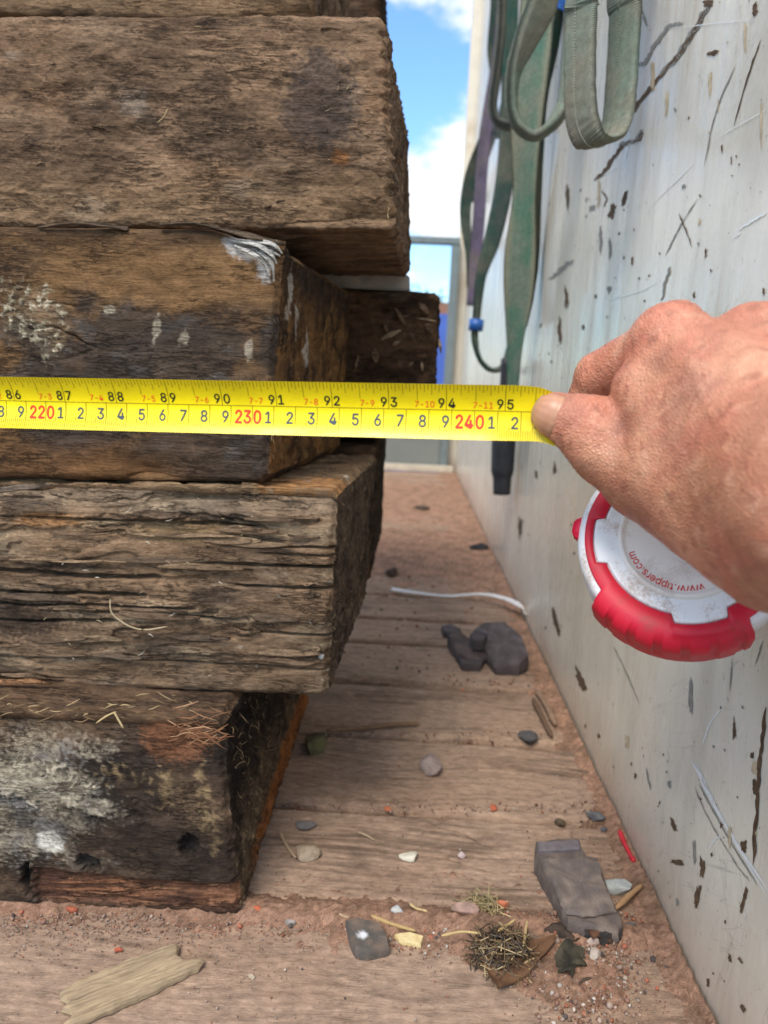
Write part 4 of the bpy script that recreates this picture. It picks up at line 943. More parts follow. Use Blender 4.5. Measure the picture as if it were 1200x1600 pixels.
def ttext(txt, s, m, h, mi, anchor='c', bold=0.0, xs=1.0):
    v, f, wd = glyph(txt, bold); wd_mm = wd*h*xs
    x0 = {'c': -wd_mm/2, 'r': -wd_mm, 'l': 0}[anchor]
    ks = ((0, 0),) if bold == 0 else ((-1, 0), (1, 0), (0, 1), (0, -1))
    for i, (kx, ky) in enumerate(ks):              # struck several times a hair apart for the bolder numerals
        tput(tapeP(s+(x0+v[:, 0]*h*xs+kx*bold*h)*.1, m+h*.5-v[:, 1]*h+ky*bold*h, LIFT+.00004+.000012*i), f, mi)
for s0 in np.arange(204, 246.0, 3): tline(s0, 12.1, s0+3, 12.1, .22, 4, 12)
for c_ in range(204, 247):
    tline(c_, 12.2, c_, 25, .20, 4)
    for k in range(1, 10): tline(c_+k*.1, 19.2 if k == 5 else 20.7, c_+k*.1, 24.9, .17, 4, 5)
    if c_ % 10 == 0:
        st = str(c_); ttext(st[:2], c_-.07, 17.2, 6.0, 3, 'r', .03, .80); ttext(st[2], c_+.07, 17.2, 6.0, 3, 'l', .03, .80)
    else: ttext(str(c_ % 10), c_-.12, 17.3, 5.3, 2, 'r', .016, .86)
for i_ in range(81, 97):
    s0 = i_*2.54
    tline(s0, .1, s0, 12.1, .22, 4, 10)
    for k in range(1, 16):
        L_ = 2.8 if k % 2 else (3.9 if k % 4 else (5.2 if k % 8 else 7.6)); 
        if s0+k*.15875 < 246: tline(s0+k*.15875, .1, s0+k*.15875, L_, .17, 4, 5)
    st = str(i_); ttext(st[0], s0-.09, 8.9, 4.4, 1, 'r', .018, .92); ttext(st[1], s0+.09, 8.9, 4.5, 1, 'l', .018, .92)
    ft = '%d-%d' % (i_//12, i_ % 12)
    if i_ % 12: ttext(ft, s0-.95, 9.6, 2.9, 3, 'c', 0, .9)
    else: ttext('%dF' % (i_//12), s0-.95, 9.6, 2.9, 3, 'c', 0, .9)
me = npmesh('blade', np.vstack(tV), None, None, None, np.vstack(tF))
link('blade', me, [m_yel, m_ink, m_blueink, m_redink, m_tick], tm_root, True)
me.polygons.foreach_set('material_index', np.concatenate(tMi).astype(np.int32))

# the case: a round housing whose axis points up towards the lens
Cc = atY(1069, 842, .348)
view = Cc-CAM; hz_ = np.array([-view[0], -view[1], 0]); hz_ /= np.linalg.norm(hz_)
EL = rad(30); aw = hz_*math.cos(EL)+np.array([0, 0, 1])*math.sin(EL)
au = np.cross(np.array([0, 0, 1.]), aw); au /= np.linalg.norm(au); av = np.cross(aw, au)
au, av = au*math.cos(ROLL)-av*math.sin(ROLL), au*math.sin(ROLL)+av*math.cos(ROLL)
def LW(u, v, w_): return Cc+np.asarray(u)[..., None]*au+np.asarray(v)[..., None]*av+np.asarray(w_)[..., None]*aw
def polar(name, prof, mats, nth=360, closed_center=None, th0=0, th1=2*math.pi):
    """prof(theta) -> (k,2) array of (r, w)"""
    th = np.linspace(th0, th1, nth, endpoint=(th1-th0) < 6.28); R = np.array([prof(x_) for x_ in th])
    V = LW(R[..., 0]*np.cos(th)[:, None], R[..., 0]*np.sin(th)[:, None], R[..., 1])
    full = (th1-th0) > 6.28; k = R.shape[1]
    r_ = np.arange(nth if full else nth-1)[:, None]; c_ = np.arange(k-1)[None, :]; r2 = (r_+1) % nth
    Q = np.stack([r_*k+c_, r2*k+c_, r2*k+c_+1, r_*k+c_+1], -1).reshape(-1, 4)
    return link(name, npmesh(name, V.reshape(-1, 3), Q), mats, tm_root, True)
def plastic(name, rgb, dirt, amt, rough=.42):
    m, t, b = newmat(name); v = objco(t); n1 = noisen(t, v, 900, 5, .7); n2 = noisen(t, v, 70, 5, .6)
    f = mathn(t, 'ADD', mathn(t, 'MULTIPLY', n1, .40), mathn(t, 'MULTIPLY', n2, .72))
    t.links.new(mixc(t, ramp(t, f, [(.56, 0.0), (.68, amt)]), tuple(s2l(rgb)), tuple(s2l(dirt))), b.inputs['Base Color'])
    b.inputs['Roughness'].default_value = rough; bump(t, b, n1, .00012); return m
m_pwhite = plastic('dusty_white_plastic', (234, 232, 232), (176, 150, 130), .75)
m_pred = plastic('red_rubber', (205, 16, 48), (150, 60, 56), .5, .5)
m_badge = plastic('white_badge', (236, 228, 220), (196, 176, 160), .5, .35)
polar('case', lambda a: np.array([(.0001, -.038), (.040, -.038), (.0445, -.035), (.0472, -.031), (.0478, -.020), (.0478, -.006), (.0470, -.002), (.0455, -.0004), (.0440, 0), (.030, 0), (.0001, 0)]), m_pwhite)
D_ = math.degrees
def inner_r(d):
    r = .0362
    for a0, a1 in ((176, 208), (272, 305), (338, 360), (20, 50), (92, 124)):
        r += .0040*(sm(a0-2.5, a0+1, d)*sm(a1+2.5, a1-1, d))
    return float(r)
def outer_r(d):
    thin = float(sm(122, 126, d)*sm(227, 224, d)); thin = max(thin, float(sm(312, 315, d)*sm(345, 342, d)))
    return .0502*(1-thin)+.0440*thin, thin
def grip(a):
    d = D_(a) % 360; ri = inner_r(d); ro, thin = outer_r(d)
    pad = 0.0
    for k in range(24):
        c0 = 232+k*13.5
        if abs(((d-c0+180) % 360)-180) < 4.4 and thin < .3: pad = 1.0
    p2 = .0016*pad; bk = -.033 if thin < .5 else -.0006; f = .0018
    return np.array([(ri, -.001), (ri, f-.0004), (ri+.0004, f), ((ri+ro)/2, f+.0004), (ro-.0042*(1-thin)-.0006, f), (ro-.0020*(1-thin)-.0003+p2*.3, f-.0012*(1-thin)-.0002), (ro-.0006*(1-thin)+p2*.8, f-.0035*(1-thin)-.0005),
                     (ro+p2, min(-.006*(1-thin), f-.0008)), (ro+p2, -.007*(1-thin)-.0004*thin), (ro+p2, -.0085*(1-thin)-.0004*thin), (ro+p2, -.0225*(1-thin)-.0004*thin), (ro, -.024*(1-thin)-.0005*thin), (ro-.0005, bk), (ro-.004*(1-thin)-.001, bk)])
polar('rubber_grip', grip, m_pred, 1080)
def ringp(a):
    d = D_(a) % 360; r = inner_r(d)-.0004
    return np.array([(.0275, .0004), (.0275, .0010), (.0300, .0013), (.0330, .0012), (r-.0012, .0020), (r-.0003, .0017), (r, .0004)])
polar('face_ring', ringp, m_pwhite, 720)
polar('badge', lambda a: np.array([(.0001, .0020), (.0252, .0020), (.0262, .0023), (.0268, .0033), (.0277, .0036), (.0285, .0032), (.0290, .0012)]), m_badge, 240)
# words on the badge, upside down because the case is held upside down
txt = 'www.tippers.com'; acc = Acc(); RT = .0232
ws = [glyph(ch, .006)[2]+.16 for ch in txt]; tot_w = sum(ws); hgt = .0035
ang0 = rad(206)+tot_w*hgt*.93/RT  # starts right, runs clockwise in the picture towards the left
cur = 0
for ch, wch in zip(txt, ws):
    v, f, wd = glyph(ch, .006)
    a_ = ang0-(cur+v[:, 0])*hgt*.93/RT; r_ = RT-.0006+v[:, 1]*hgt
    for kx in (-.00010, .00010): acc.add(LW((r_+kx)*np.cos(a_+kx*30), (r_+kx)*np.sin(a_+kx*30), np.full(len(a_), .00212+kx*.1)), None, f)
    cur += wch
link('lettering', acc.mesh('lettering'), plain('red_print', (206, 60, 52), .5, .3), tm_root)
# the red catch at the left of the case
bm = bmesh.new(); r = bmesh.ops.create_cube(bm, size=1)
for vv in r['verts']:
    u_ = -.0478-.0028*(vv.co.x < 0)*1.0+.003*(vv.co.x > 0); hh = .0032 if vv.co.x < 0 else .0068
    vv.co = Vector(LW(u_, vv.co.y*2*hh-.001, -.007+vv.co.z*.009))
bmesh.ops.bevel(bm, geom=bm.edges[:], offset=.0007, segments=2, affect='EDGES'); bmesh.ops.recalc_face_normals(bm, faces=bm.faces[:])
bm_obj('lock_button', bm, plain('bright_red_plastic', (232, 22, 62), .4, .5), tm_root, True)

# ------------------------------------------------------------------ the person: right hand and forearm
def Pp(px, py, Y): return atY(px, py, Y)
def seg(p, a, b, ra, rb):
    pa = p-a; ba = b-a; h = np.clip((pa@ba)/(ba@ba), 0, 1)
    return np.linalg.norm(pa-h[..., None]*ba, axis=-1)-(ra+(rb-ra)*h)
def smin(a, b, k):
    h = np.clip(.5+.5*(b-a)/k, 0, 1); return b*(1-h)+a*h-k*h*(1-h)
def ell(p, c, r, ax=None):
    q = (p-c)
    if ax is not None: q = q@ax.T
    q = q/r; l = np.linalg.norm(q, axis=-1); return (l-1)*min(r)
J = dict(tip=Pp(868, 649, .3375), ip=Pp(919, 669, .3325), mid=Pp(955, 700, .328), tmcp=Pp(1012, 740, .322), cmc=Pp(1220, 842, .268),
         m2=Pp(1046, 534, .326), p2=Pp(938, 588, .360), d2=Pp(906, 655, .3755), t2=Pp(922, 690, .374),
         m3=Pp(1176, 536, .312), p3=Pp(1110, 556, .368), d3=Pp(1085, 640, .412), t3=Pp(1085, 720, .420),
         m4=Pp(1300, 560, .297), p4=Pp(1215, 565, .360), d4=Pp(1185, 660, .405), t4=Pp(1180, 740, .415),
         m5=Pp(1410, 610, .285), p5=Pp(1330, 620, .345), d5=Pp(1290, 700, .385), t5=Pp(1275, 770, .395),
         w1=Pp(1310, 775, .245), w2=Pp(1395, 735, .240), web=Pp(1012, 612, .3225), web2=Pp(1080, 690, .308), bk=Pp(1150, 640, .300))
elb = np.array([.275, -.02, .235])
def hand_sdf(p):
    # palm and back of the hand
    b = seg(p, J['m2'], J['w1'], .0142, .0270)
    b = smin(b, seg(p, J['m3'], J['w1'], .0138, .0260), .010)
    b = smin(b, seg(p, J['m4'], J['w2'], .0132, .0250), .010)
    b = smin(b, seg(p, J['m5'], J['w2'], .0125, .0240), .010)
    b = smin(b, seg(p, J['web'], J['web2'], .0148, .0215), .010)
    b = smin(b, seg(p, J['web2'], J['w1'], .0225, .0290), .012)
    b = smin(b, seg(p, J['w1'], elb, .0300, .0430), .020)
    b = smin(b, seg(p, J['w2'], elb, .0280, .0400), .020)
    b = smin(b, seg(p, J['tmcp'], J['cmc'], .0190, .0265), .014)
    # knuckle heads
    for k, r in (('m2', .0150), ('m3', .0146), ('m4', .0138), ('m5', .0128)):
        b = smin(b, np.linalg.norm(p-J[k]-np.array([0, -.001, .0003]), axis=-1)-r, .005)
    # tendons on the back
    b = smin(b, seg(p, J['m2']+np.array([.002, -.006, .0085]), J['w1']+np.array([0, -.006, .024]), .0050, .0040), .006)
    b = smin(b, seg(p, J['m3']+np.array([.001, -.007, .0080]), J['w1']+np.array([.006, -.006, .024]), .0050, .0040), .006)
    # fingers
    for q, r in (('2', (.0128, .0112, .0098, .0082)), ('3', (.0125, .0112, .0098, .0084)), ('4', (.0120, .0106, .0094, .0080)), ('5', (.0108, .0092, .0082, .0072))):
        f = seg(p, J['m'+q], J['p'+q], r[0], r[1])
        f = smin(f, seg(p, J['p'+q], J['d'+q], r[1]*.98, r[2]), .003)
        f = smin(f, seg(p, J['d'+q], J['t'+q], r[2]*.98, r[3]), .003)
        b = smin(b, f, .0045)
    # thumb
    t_ = seg(p, J['tip'], J['ip'], .0102, .0138)
    t_ = smin(t_, seg(p, J['ip'], J['mid'], .0138, .0150), .004)
    t_ = smin(t_, seg(p, J['mid'], J['tmcp'], .0152, .0190), .008)
    return smin(b, t_, .0038)
def surface_nets(f, org, h):
    s = f < 0; nx, ny, nz = f.shape
    cnt = np.zeros((nx-1, ny-1, nz-1), np.int8)
    cor = [(i, j, k) for i in (0, 1) for j in (0, 1) for k in (0, 1)]
    for i, j, k in cor: cnt += s[i:nx-1+i, j:ny-1+j, k:nz-1+k]
    I = np.argwhere((cnt > 0) & (cnt < 8)); ids = -np.ones(cnt.shape, np.int32); ids[tuple(I.T)] = np.arange(len(I))
    acc = np.zeros((len(I), 3)); n = np.zeros(len(I))
    for a in cor:
        for ax in range(3):
            if a[ax]: continue
            b = list(a); b[ax] = 1
            fa = f[I[:, 0]+a[0], I[:, 1]+a[1], I[:, 2]+a[2]]; fb = f[I[:, 0]+b[0], I[:, 1]+b[1], I[:, 2]+b[2]]
            m = (fa < 0) != (fb < 0); t_ = np.where(m, fa/(fa-fb+1e-20), 0)
            pt = np.tile(np.array(a, float), (len(I), 1)); pt[:, ax] += t_
            acc += pt*m[:, None]; n += m
    V = org+(I+acc/n[:, None])*h
    Q = []
    for ax in range(3):
        o1, o2 = [(1, 2), (2, 0), (0, 1)][ax]
        sl0 = [slice(1, -1)]*3; sl0[ax] = slice(0, -1); sl1 = [slice(1, -1)]*3; sl1[ax] = slice(1, None)
        a, b = s[tuple(sl0)], s[tuple(sl1)]
        E_ = np.argwhere(a != b); inn = a[tuple(E_.T)]
        E_[:, o1] += 1; E_[:, o2] += 1
        def cell(d1, d2):
            c = E_.copy(); c[:, o1] -= d1; c[:, o2] -= d2; return ids[tuple(c.T)]
        q = np.stack([cell(1, 1), cell(0, 1), cell(0, 0), cell(1, 0)], -1)
        q[~inn] = q[~inn][:, ::-1]; Q.append(q)
    return V, np.vstack(Q)
h_ = .0014; lo_ = np.array([.040, -.075, .175]); hi_ = np.array([.325, .440, .405])
dim = np.ceil((hi_-lo_)/h_).astype(int); fld = np.empty(dim, np.float32)
gy = lo_[1]+np.arange(dim[1])*h_; gz = lo_[2]+np.arange(dim[2])*h_
for i0 in range(0, dim[0], 24):
    gx = lo_[0]+np.arange(i0, min(i0+24, dim[0]))*h_
    # coarse test first: skip slabs far from the skin
    Pg = np.stack(np.meshgrid(gx, gy, gz, indexing='ij'), -1).astype(np.float32)
    cs = Pg[::6, ::6, ::6]; dc = hand_sdf(cs.astype(np.float64))
    near = np.abs(dc) < .018
    near = np.repeat(np.repeat(np.repeat(near, 6, 0), 6, 1), 6, 2)[:Pg.shape[0], :Pg.shape[1], :Pg.shape[2]]
    out = np.repeat(np.repeat(np.repeat(dc, 6, 0), 6, 1), 6, 2)[:Pg.shape[0], :Pg.shape[1], :Pg.shape[2]].astype(np.float32)
    out[near] = hand_sdf(Pg[near].astype(np.float64)); fld[i0:i0+len(gx)] = out
HV, HQ = surface_nets(fld, lo_, h_)
def sdf_n(p, e=.0012):
    g = np.stack([hand_sdf(p+np.eye(3)[i]*e)-hand_sdf(p-np.eye(3)[i]*e) for i in range(3)], -1); return g/np.linalg.norm(g, axis=1)[:, None]
HN = sdf_n(HV); HV = HV-HN*hand_sdf(HV)[:, None]*.8
def near(p, c, r): return np.exp(-(np.linalg.norm(p-c, axis=-1)/r)**2)
# creases and veins
dsp = .0006*fbm(HV[:, 0]*90, HV[:, 1]*90, HV[:, 2]*90, 4, 601)
axis_t = J['ip']-J['tip']; axis_t /= np.linalg.norm(axis_t)
al_ = (HV-J['ip'])@axis_t
dsp += -.0009*near(HV, J['ip']+HN.mean(0)*0, .017)*sm(.0, .8, np.cos(al_/.0026*2*math.pi+2.0*pn(HV[:, 0]*160, HV[:, 1]*160, HV[:, 2]*160, 603)))
ax2 = J['p2']-J['m2']; ax2 /= np.linalg.norm(ax2)
dsp += -.0007*near(HV, J['p2'], .014)*sm(.1, .9, np.cos(((HV-J['p2'])@ax2)/.0028*2*math.pi+2*pn(HV[:, 0]*140, HV[:, 1]*140, HV[:, 2]*140, 605)))
for k in ('m2', 'm3'):
    dsp += -.0006*near(HV, J[k]+np.array([0, -.01, .008]), .013)*sm(.1, .9, np.cos((HV[:, 0]-J[k][0]+.3*(HV[:, 2]-J[k][2]))/.0034*2*math.pi+3*pn(HV[:, 0]*120, HV[:, 1]*120, HV[:, 2]*120, 607)))
wr = np.abs(pn(HV[:, 0]*70+HV[:, 2]*90, HV[:, 1]*60, (HV[:, 2]-HV[:, 0])*150, 613)); dsp += -.00045*sm(.10, 0, wr)*np.maximum(near(HV, J['tmcp'], .03), near(HV, J['web'], .03))
vein = np.abs(pn(HV[:, 0]*26, HV[:, 1]*22, HV[:, 2]*26, 611)); dsp += .0007*sm(.10, .0, vein)*near(HV, J['bk'], .045)
cr1 = J['tmcp']+np.array([-.002, -.004, .020])      # fold between thumb and hand
dsp += -.0016*near(HV, atY(987, 672, .312), .006)
HV2 = HV+HN*dsp[:, None]
cb_ = np.broadcast_to(s2l([216, 160, 124])*.98, HV.shape)
mot = fbm(HV[:, 0]*60, HV[:, 1]*60, HV[:, 2]*60, 4, 621)
hc = lerp3(cb_, s2l([194, 130, 98])*.94, sm(-.25, .4, mot))
hc = lerp3(hc, s2l([166, 112, 80])*.85, .7*sm(.0, .55, fbm(HV[:, 0]*24, HV[:, 1]*24, HV[:, 2]*24, 3, 623)+.6*near(HV, J['cmc'], .05)))
for k, r, a_ in (('m2', .020, .65), ('m3', .018, .55), ('p2', .016, .6), ('ip', .014, .45), ('tip', .010, .4)): hc = lerp3(hc, s2l([206, 112, 88])*.88, a_*near(HV, J[k]+np.array([0, -.006, .006]), r))
hc = lerp3(hc, s2l([196, 104, 84])*.92, .5*sm(.0, .4, fbm(HV[:, 0]*42+7, HV[:, 1]*42, HV[:, 2]*42, 4, 627)))
hc = lerp3(hc, s2l([228, 182, 148])*.92, .5*sm(.1, .45, fbm(HV[:, 0]*110, HV[:, 1]*110, HV[:, 2]*110, 3, 629)))
for px_, py_, Y_, r_, cc_, a_ in ((1085, 615, .285, .004, (120, 82, 74), .6), (1060, 680, .285, .0045, (128, 84, 70), .5), (1130, 612, .275, .0018, (130, 60, 70), .7), (1000, 795, .300, .005, (112, 74, 58), .5), (1180, 850, .245, .004, (120, 76, 56), .5),
                                 (1150, 520, .297, .006, (150, 96, 72), .5), (1036, 565, .305, .003, (130, 84, 66), .5), (993, 668, .312, .0042, (84, 54, 46), .75), (1195, 700, .25, .002, (140, 80, 62), .6), (886, 640, .326, .003, (120, 84, 72), .4), (875, 612, .330, .002, (90, 66, 56), .6)):
    hc = lerp3(hc, s2l(cc_), a_*np.clip(near(HV, atY(px_, py_, Y_), r_*2.2)*1.3, 0, 1))
fre = pn(HV[:, 0]*230, HV[:, 1]*230, HV[:, 2]*230, 641); hc = lerp3(hc, s2l([136, 82, 60]), .7*sm(.36, .52, fre)); fre2 = pn(HV[:, 0]*120, HV[:, 1]*120, HV[:, 2]*120, 643); hc = lerp3(hc, s2l([150, 96, 70]), .5*sm(.45, .6, fre2))
dirt = sm(.15, .45, fbm(HV[:, 0]*70, HV[:, 1]*70, HV[:, 2]*70, 4, 651)); hc = lerp3(hc, s2l([120, 84, 66]), .28*dirt)
hc = lerp3(hc, s2l([210, 136, 112])*.98, np.full(len(HV), .32))
M_skin, t, b = newmat('sunburnt_skin')
a = N(t, 'ShaderNodeAttribute'); a.attribute_name = 'Col'; v = objco(t)
vo = N(t, 'ShaderNodeTexVoronoi', feature='DISTANCE_TO_EDGE'); vo.inputs['Scale'].default_value = 620; t.links.new(v, vo.inputs['Vector'])
n1 = noisen(t, v, 900, 4, .6); n2 = noisen(t, v, 180, 5, .65)
hh_ = mathn(t, 'ADD', mathn(t, 'MULTIPLY', ramp(t, vo.outputs[0], [(0.0, 0.0), (.35, 1.0)]), .5), mathn(t, 'ADD', mathn(t, 'MULTIPLY', n1, .35), mathn(t, 'MULTIPLY', n2, .45)))
t.links.new(mixc(t, 1.0, a.outputs[0], ramp(t, n2, [(.3, .86), (.7, 1.12)]), 'MULTIPLY'), b.inputs['Base Color'])
b.inputs['Roughness'].default_value = .43; b.inputs['Specular IOR Level'].default_value = .45
b.inputs['Subsurface Weight'].default_value = .12; b.inputs['Subsurface Radius'].default_value = (.006, .0025, .0015); b.inputs['Subsurface Scale'].default_value = .6
bump(t, b, hh_, .00055)
person = link('person', npmesh('person', HV2, HQ, np.clip(hc, .01, 1)), M_skin, None, True)
tag(person, 'bare sunburnt right hand and forearm reaching in from the right and pinching the yellow tape', 'person')
def trace(px, py, y0=.29, y1=.36):
    r = ray(px, py); r = r/np.linalg.norm(r); d = y0/r[1]
    for _ in range(60):
        s_ = float(hand_sdf((CAM+r*d)[None])[0]); d += s_*.9
        if d*r[1] > y1+.05: return None
        if abs(s_) < 2e-5: return CAM+r*d
    return None
# thumb nail
def nail():
    nu_, nv_ = 22, 26
    # the nail bed in the frame of the thumb tip: a plate wrapped on the side turned to the lens and to the left
    ax = -axis_t; side = np.cross(ax, (CAM-J['tip'])/np.linalg.norm(CAM-J['tip'])); side /= np.linalg.norm(side); out = np.cross(side, ax); out = out if out@(CAM-J['tip']) > 0 else -out
    P = []
    for i in range(nu_):
        u = i/(nu_-1)
        for j in range(nv_):
            vv = j/(nv_-1)*2-1
            wdt = .0080*(1-.18*(1-u)**2)
            root = .0002+.0022*(1-abs(vv)**2.2)*0
            a_ = -.0035-.0016*(1-vv*vv)*0+u*(.0118+.0016*(1-vv*vv))+.0012*vv*vv*(1-u)
            tilt = rad(-4)+vv*rad(66)
            dirv = out*math.cos(tilt)+side*math.sin(tilt)
            o_ = J['tip']+ax*a_; k_ = 0.0
            # march outwards to the skin
            d = .004
            for _ in range(25):
                s_ = float(hand_sdf((o_+dirv*d)[None])[0]); d -= s_*.8
            edge = min(1-abs(vv), u, 1.0)
            P.append(o_+dirv*(d+.0007*min(1, edge*7)-.00035+(.0006 if u > .9 else 0)))
    P = np.array(P); 
    cc = np.tile(s2l([188, 136, 106]), (len(P), 1)).reshape(nu_, nv_, 3)
    u = np.linspace(0, 1, nu_)[:, None, None]
    cc = cc*(1-.0*u); cc = cc+(s2l([168, 134, 108])-cc)*sm(.80, .95, u); cc = cc*(1+.07*np.sin(np.linspace(-1, 1, nv_)*22)[None, :, None]); cc = cc+(s2l([104, 70, 54])-cc)*(.8*sm(.10, .0, u)); 
    vv = np.abs(np.linspace(-1, 1, nv_))[None, :, None]; cc = cc+(s2l([128, 92, 72])-cc)*(.8*sm(.80, 1, vv))
    q = gridq(nu_, nv_)
    Pb2 = P-np.repeat(out[None], len(P), 0)*.0006
    n0 = len(P); rim = np.concatenate([np.arange(nv_), np.arange(1, nu_)*nv_+nv_-1, (nu_-1)*nv_+np.arange(nv_-2, -1, -1), np.arange(nu_-2, 0, -1)*nv_]); rn = np.roll(rim, -1)
    V = np.vstack([P, Pb2]); Q = np.vstack([q, q[:, ::-1]+n0, np.stack([rim, rim+n0, rn+n0, rn], -1)])
    m = attr_mat('thumb_nail_horn', .38, (1, 1, 1), 500, .08, .00005, .45)
    o = link('thumb_nail', npmesh('thumb_nail', V, Q, np.vstack([cc.reshape(-1, 3)]*2)), m, person, True)
    bm = bmesh.new(); bm.from_mesh(o.data); bmesh.ops.recalc_face_normals(bm, faces=bm.faces[:]); bm.to_mesh(o.data); bm.free()
nail()
# fine hairs on the back of the hand and the index finger
acc = Acc(); rs = np.random.RandomState(9)
cand = np.where((HN[:, 1] < .35) & (HV[:, 1] > .19))[0]
for i in rs.choice(cand, 620, replace=False):
    p = HV2[i]; n = HN[i]
    wgt = max(near(p, J['bk'], .05), near(p, (J['m2']+J['p2'])/2, .02)*1.0, .5*near(p, J['cmc'], .05))
    if rs.rand() > wgt*1.2: continue
    tdir = np.array([-.5, .35, .25])+rs.normal(size=3)*.35; tdir -= n*(tdir@n); tdir /= np.linalg.norm(tdir)
    L_ = rs.uniform(.004, .009); pts = catmull([p-n*.0003, p+n*.0012+tdir*L_*.4, p+n*.0016+tdir*L_], 4)
    V, Q, T = tube_np(pts, np.linspace(.00006, .00002, len(pts)), 3); acc.add(V, Q, T, np.tile(s2l([190, 160, 128]) if rs.rand() < .6 else s2l([96, 74, 58]), (len(V), 1)))
link('hand_hair', acc.mesh('hand_hair'), M_fibre, person)

# ------------------------------------------------------------------ debris on the floor
def mpp(p): return np.linalg.norm(np.asarray(p)-CAM)/F_PX
def slab(name, label, cat, outline, ztop, z0, colf, seed=0, rough=.0010, bev=.0012, parent=None, group=None, mat=None, tilt=None):
    """a broken flat piece: the outline of its upper face, given real thickness"""
    P = np.array([atZ(a, b, ztop) for a, b in outline])
    c0 = P.mean(0)
    # resample and roughen the outline
    Q = []
    for i in range(len(P)):
        a, b = P[i], P[(i+1) % len(P)]
        n = max(2, int(np.linalg.norm(b-a)/.0025))
        for k in range(n): Q.append(a+(b-a)*k/n)
    Q = np.array(Q); Q[:, :2] += np.stack([pn(Q[:, 0]*300, Q[:, 1]*300, 0, 700+seed), pn(Q[:, 0]*300, Q[:, 1]*300, 5, 701+seed)], -1)*rough*.8
    n = len(Q); rings = []
    cc = np.array([c0[0], c0[1], 0])
    fr = [0.0, .12, .3, .5, .7, .86, .96, 1.0]
    V = []
    for f in fr:
        r = cc+(Q-cc)*f; z = ztop+rough*fbm(r[:, 0]*130, r[:, 1]*130, 0, 4, 705+seed)*1.4
        if tilt is not None: z = z+(r[:, :2]-c0[:2])@np.array(tilt)
        if f == 1.0: z = z-bev
        V.append(np.stack([r[:, 0], r[:, 1], z], -1))
    for f, zf in ((1.03, .5), (1.0, 0.0)):
        r = cc+(Q-cc)*f; top = V[7][:, 2]; z = top*zf+z0*(1-zf)
        r2 = r.copy(); r2[:, :2] += rough*.8*np.stack([pn(Q[:, 0]*200, Q[:, 1]*200, zf*9, 711+seed), pn(Q[:, 0]*200, Q[:, 1]*200, zf*9+4, 712+seed)], -1)
        V.append(np.stack([r2[:, 0], r2[:, 1], z], -1))
    V = np.array(V); nr = len(V)
    me = npmesh(name, V.reshape(-1, 3), gridq(nr, n, True), np.clip(colf(V.reshape(-1, 3)), .01, 1))
    o = link(name, me, mat or M_stone, parent, True)
    try: me.set_sharp_from_angle(angle=rad(38))
    except Exception: pass
    if label: tag(o, label, cat, group)
    return o
def mott(rgb, rgb2, fr=90, seed=0, k=.75):
    a, b = s2l(rgb)*k, s2l(rgb2)*k
    return lambda V: lerp3(np.broadcast_to(a, V.shape), b, sm(-.2, .35, fbm(V[:, 0]*fr, V[:, 1]*fr, V[:, 2]*fr, 4, 720+seed)))
def rock(name, label, cat, px, py, wpx, hpx, hz, colf, seed=0, flat=.35, rot=0.0, group=None, z0=0.0):
    c = atZ(px, py, z0); k = mpp(c); a = wpx*k*.5
    b = abs(atZ(px, py-hpx/2, z0)[1]-atZ(px, py+hpx/2, z0)[1])*.5-hz*.35; b = max(b, a*.35)
    bm = bmesh.new(); bmesh.ops.create_icosphere(bm, subdivisions=4, radius=1)
    V = np.array([v.co[:] for v in bm.verts]); F_ = np.array([[v.index for v in f.verts] for f in bm.faces]); bm.free()
    rs = np.random.RandomState(seed+40)
    for i in range(11):
        n = rs.normal(size=3); n /= np.linalg.norm(n); d = rs.uniform(.50, .85)
        e = np.maximum(V@n-d, 0); V = V-n*e[:, None]*.9
    V = V*(1+.07*fbm(V[:, 0]*2, V[:, 1]*2, V[:, 2]*2, 4, 730+seed)+.05*fbm(V[:, 0]*6, V[:, 1]*6, V[:, 2]*6, 3, 733+seed))[:, None]
    cr, sr_ = math.cos(rot), math.sin(rot)
    V = V/np.abs(V).max(0)
    V = np.stack([V[:, 0]*a, V[:, 1]*b, V[:, 2]*hz*.5], -1); V = np.stack([V[:, 0]*cr-V[:, 1]*sr_, V[:, 0]*sr_+V[:, 1]*cr, V[:, 2]], -1)
    V = V+np.array([c[0], c[1], z0+hz*.38])
    me = npmesh(name, V, None, np.clip(colf(V), .01, 1), None, F_)
    o = link(name, me, M_stone, None, True)
    return tag(o, label, cat, group)
def stickm(name, label, cat, pts, r, rgb, zs=.003, seed=0, flat=False, parent=None, group=None, mat=None):
    P = catmull([atZ(a, b, zs) for a, b in pts], 8)
    rr = r*(1+.3*pn(np.arange(len(P))*.6+seed, 0, 0, 741))*np.clip(np.minimum(np.arange(len(P))+1, len(P)-np.arange(len(P)))/2.5, .3, 1)
    V, Q, T = tube_np(P, rr, 7); V[:, 2] = np.maximum(V[:, 2], .0003)
    c = np.tile(s2l(rgb)*.8, (len(V), 1))*(1+.35*fbm(V[:, 0]*200, V[:, 1]*200, V[:, 2]*200, 3, 743+seed))[:, None]
    o = link(name, npmesh(name, V, Q, np.clip(c, .01, 1), None, T), mat or M_fibre, parent, True)
    if label: tag(o, label, cat, group)
    return o
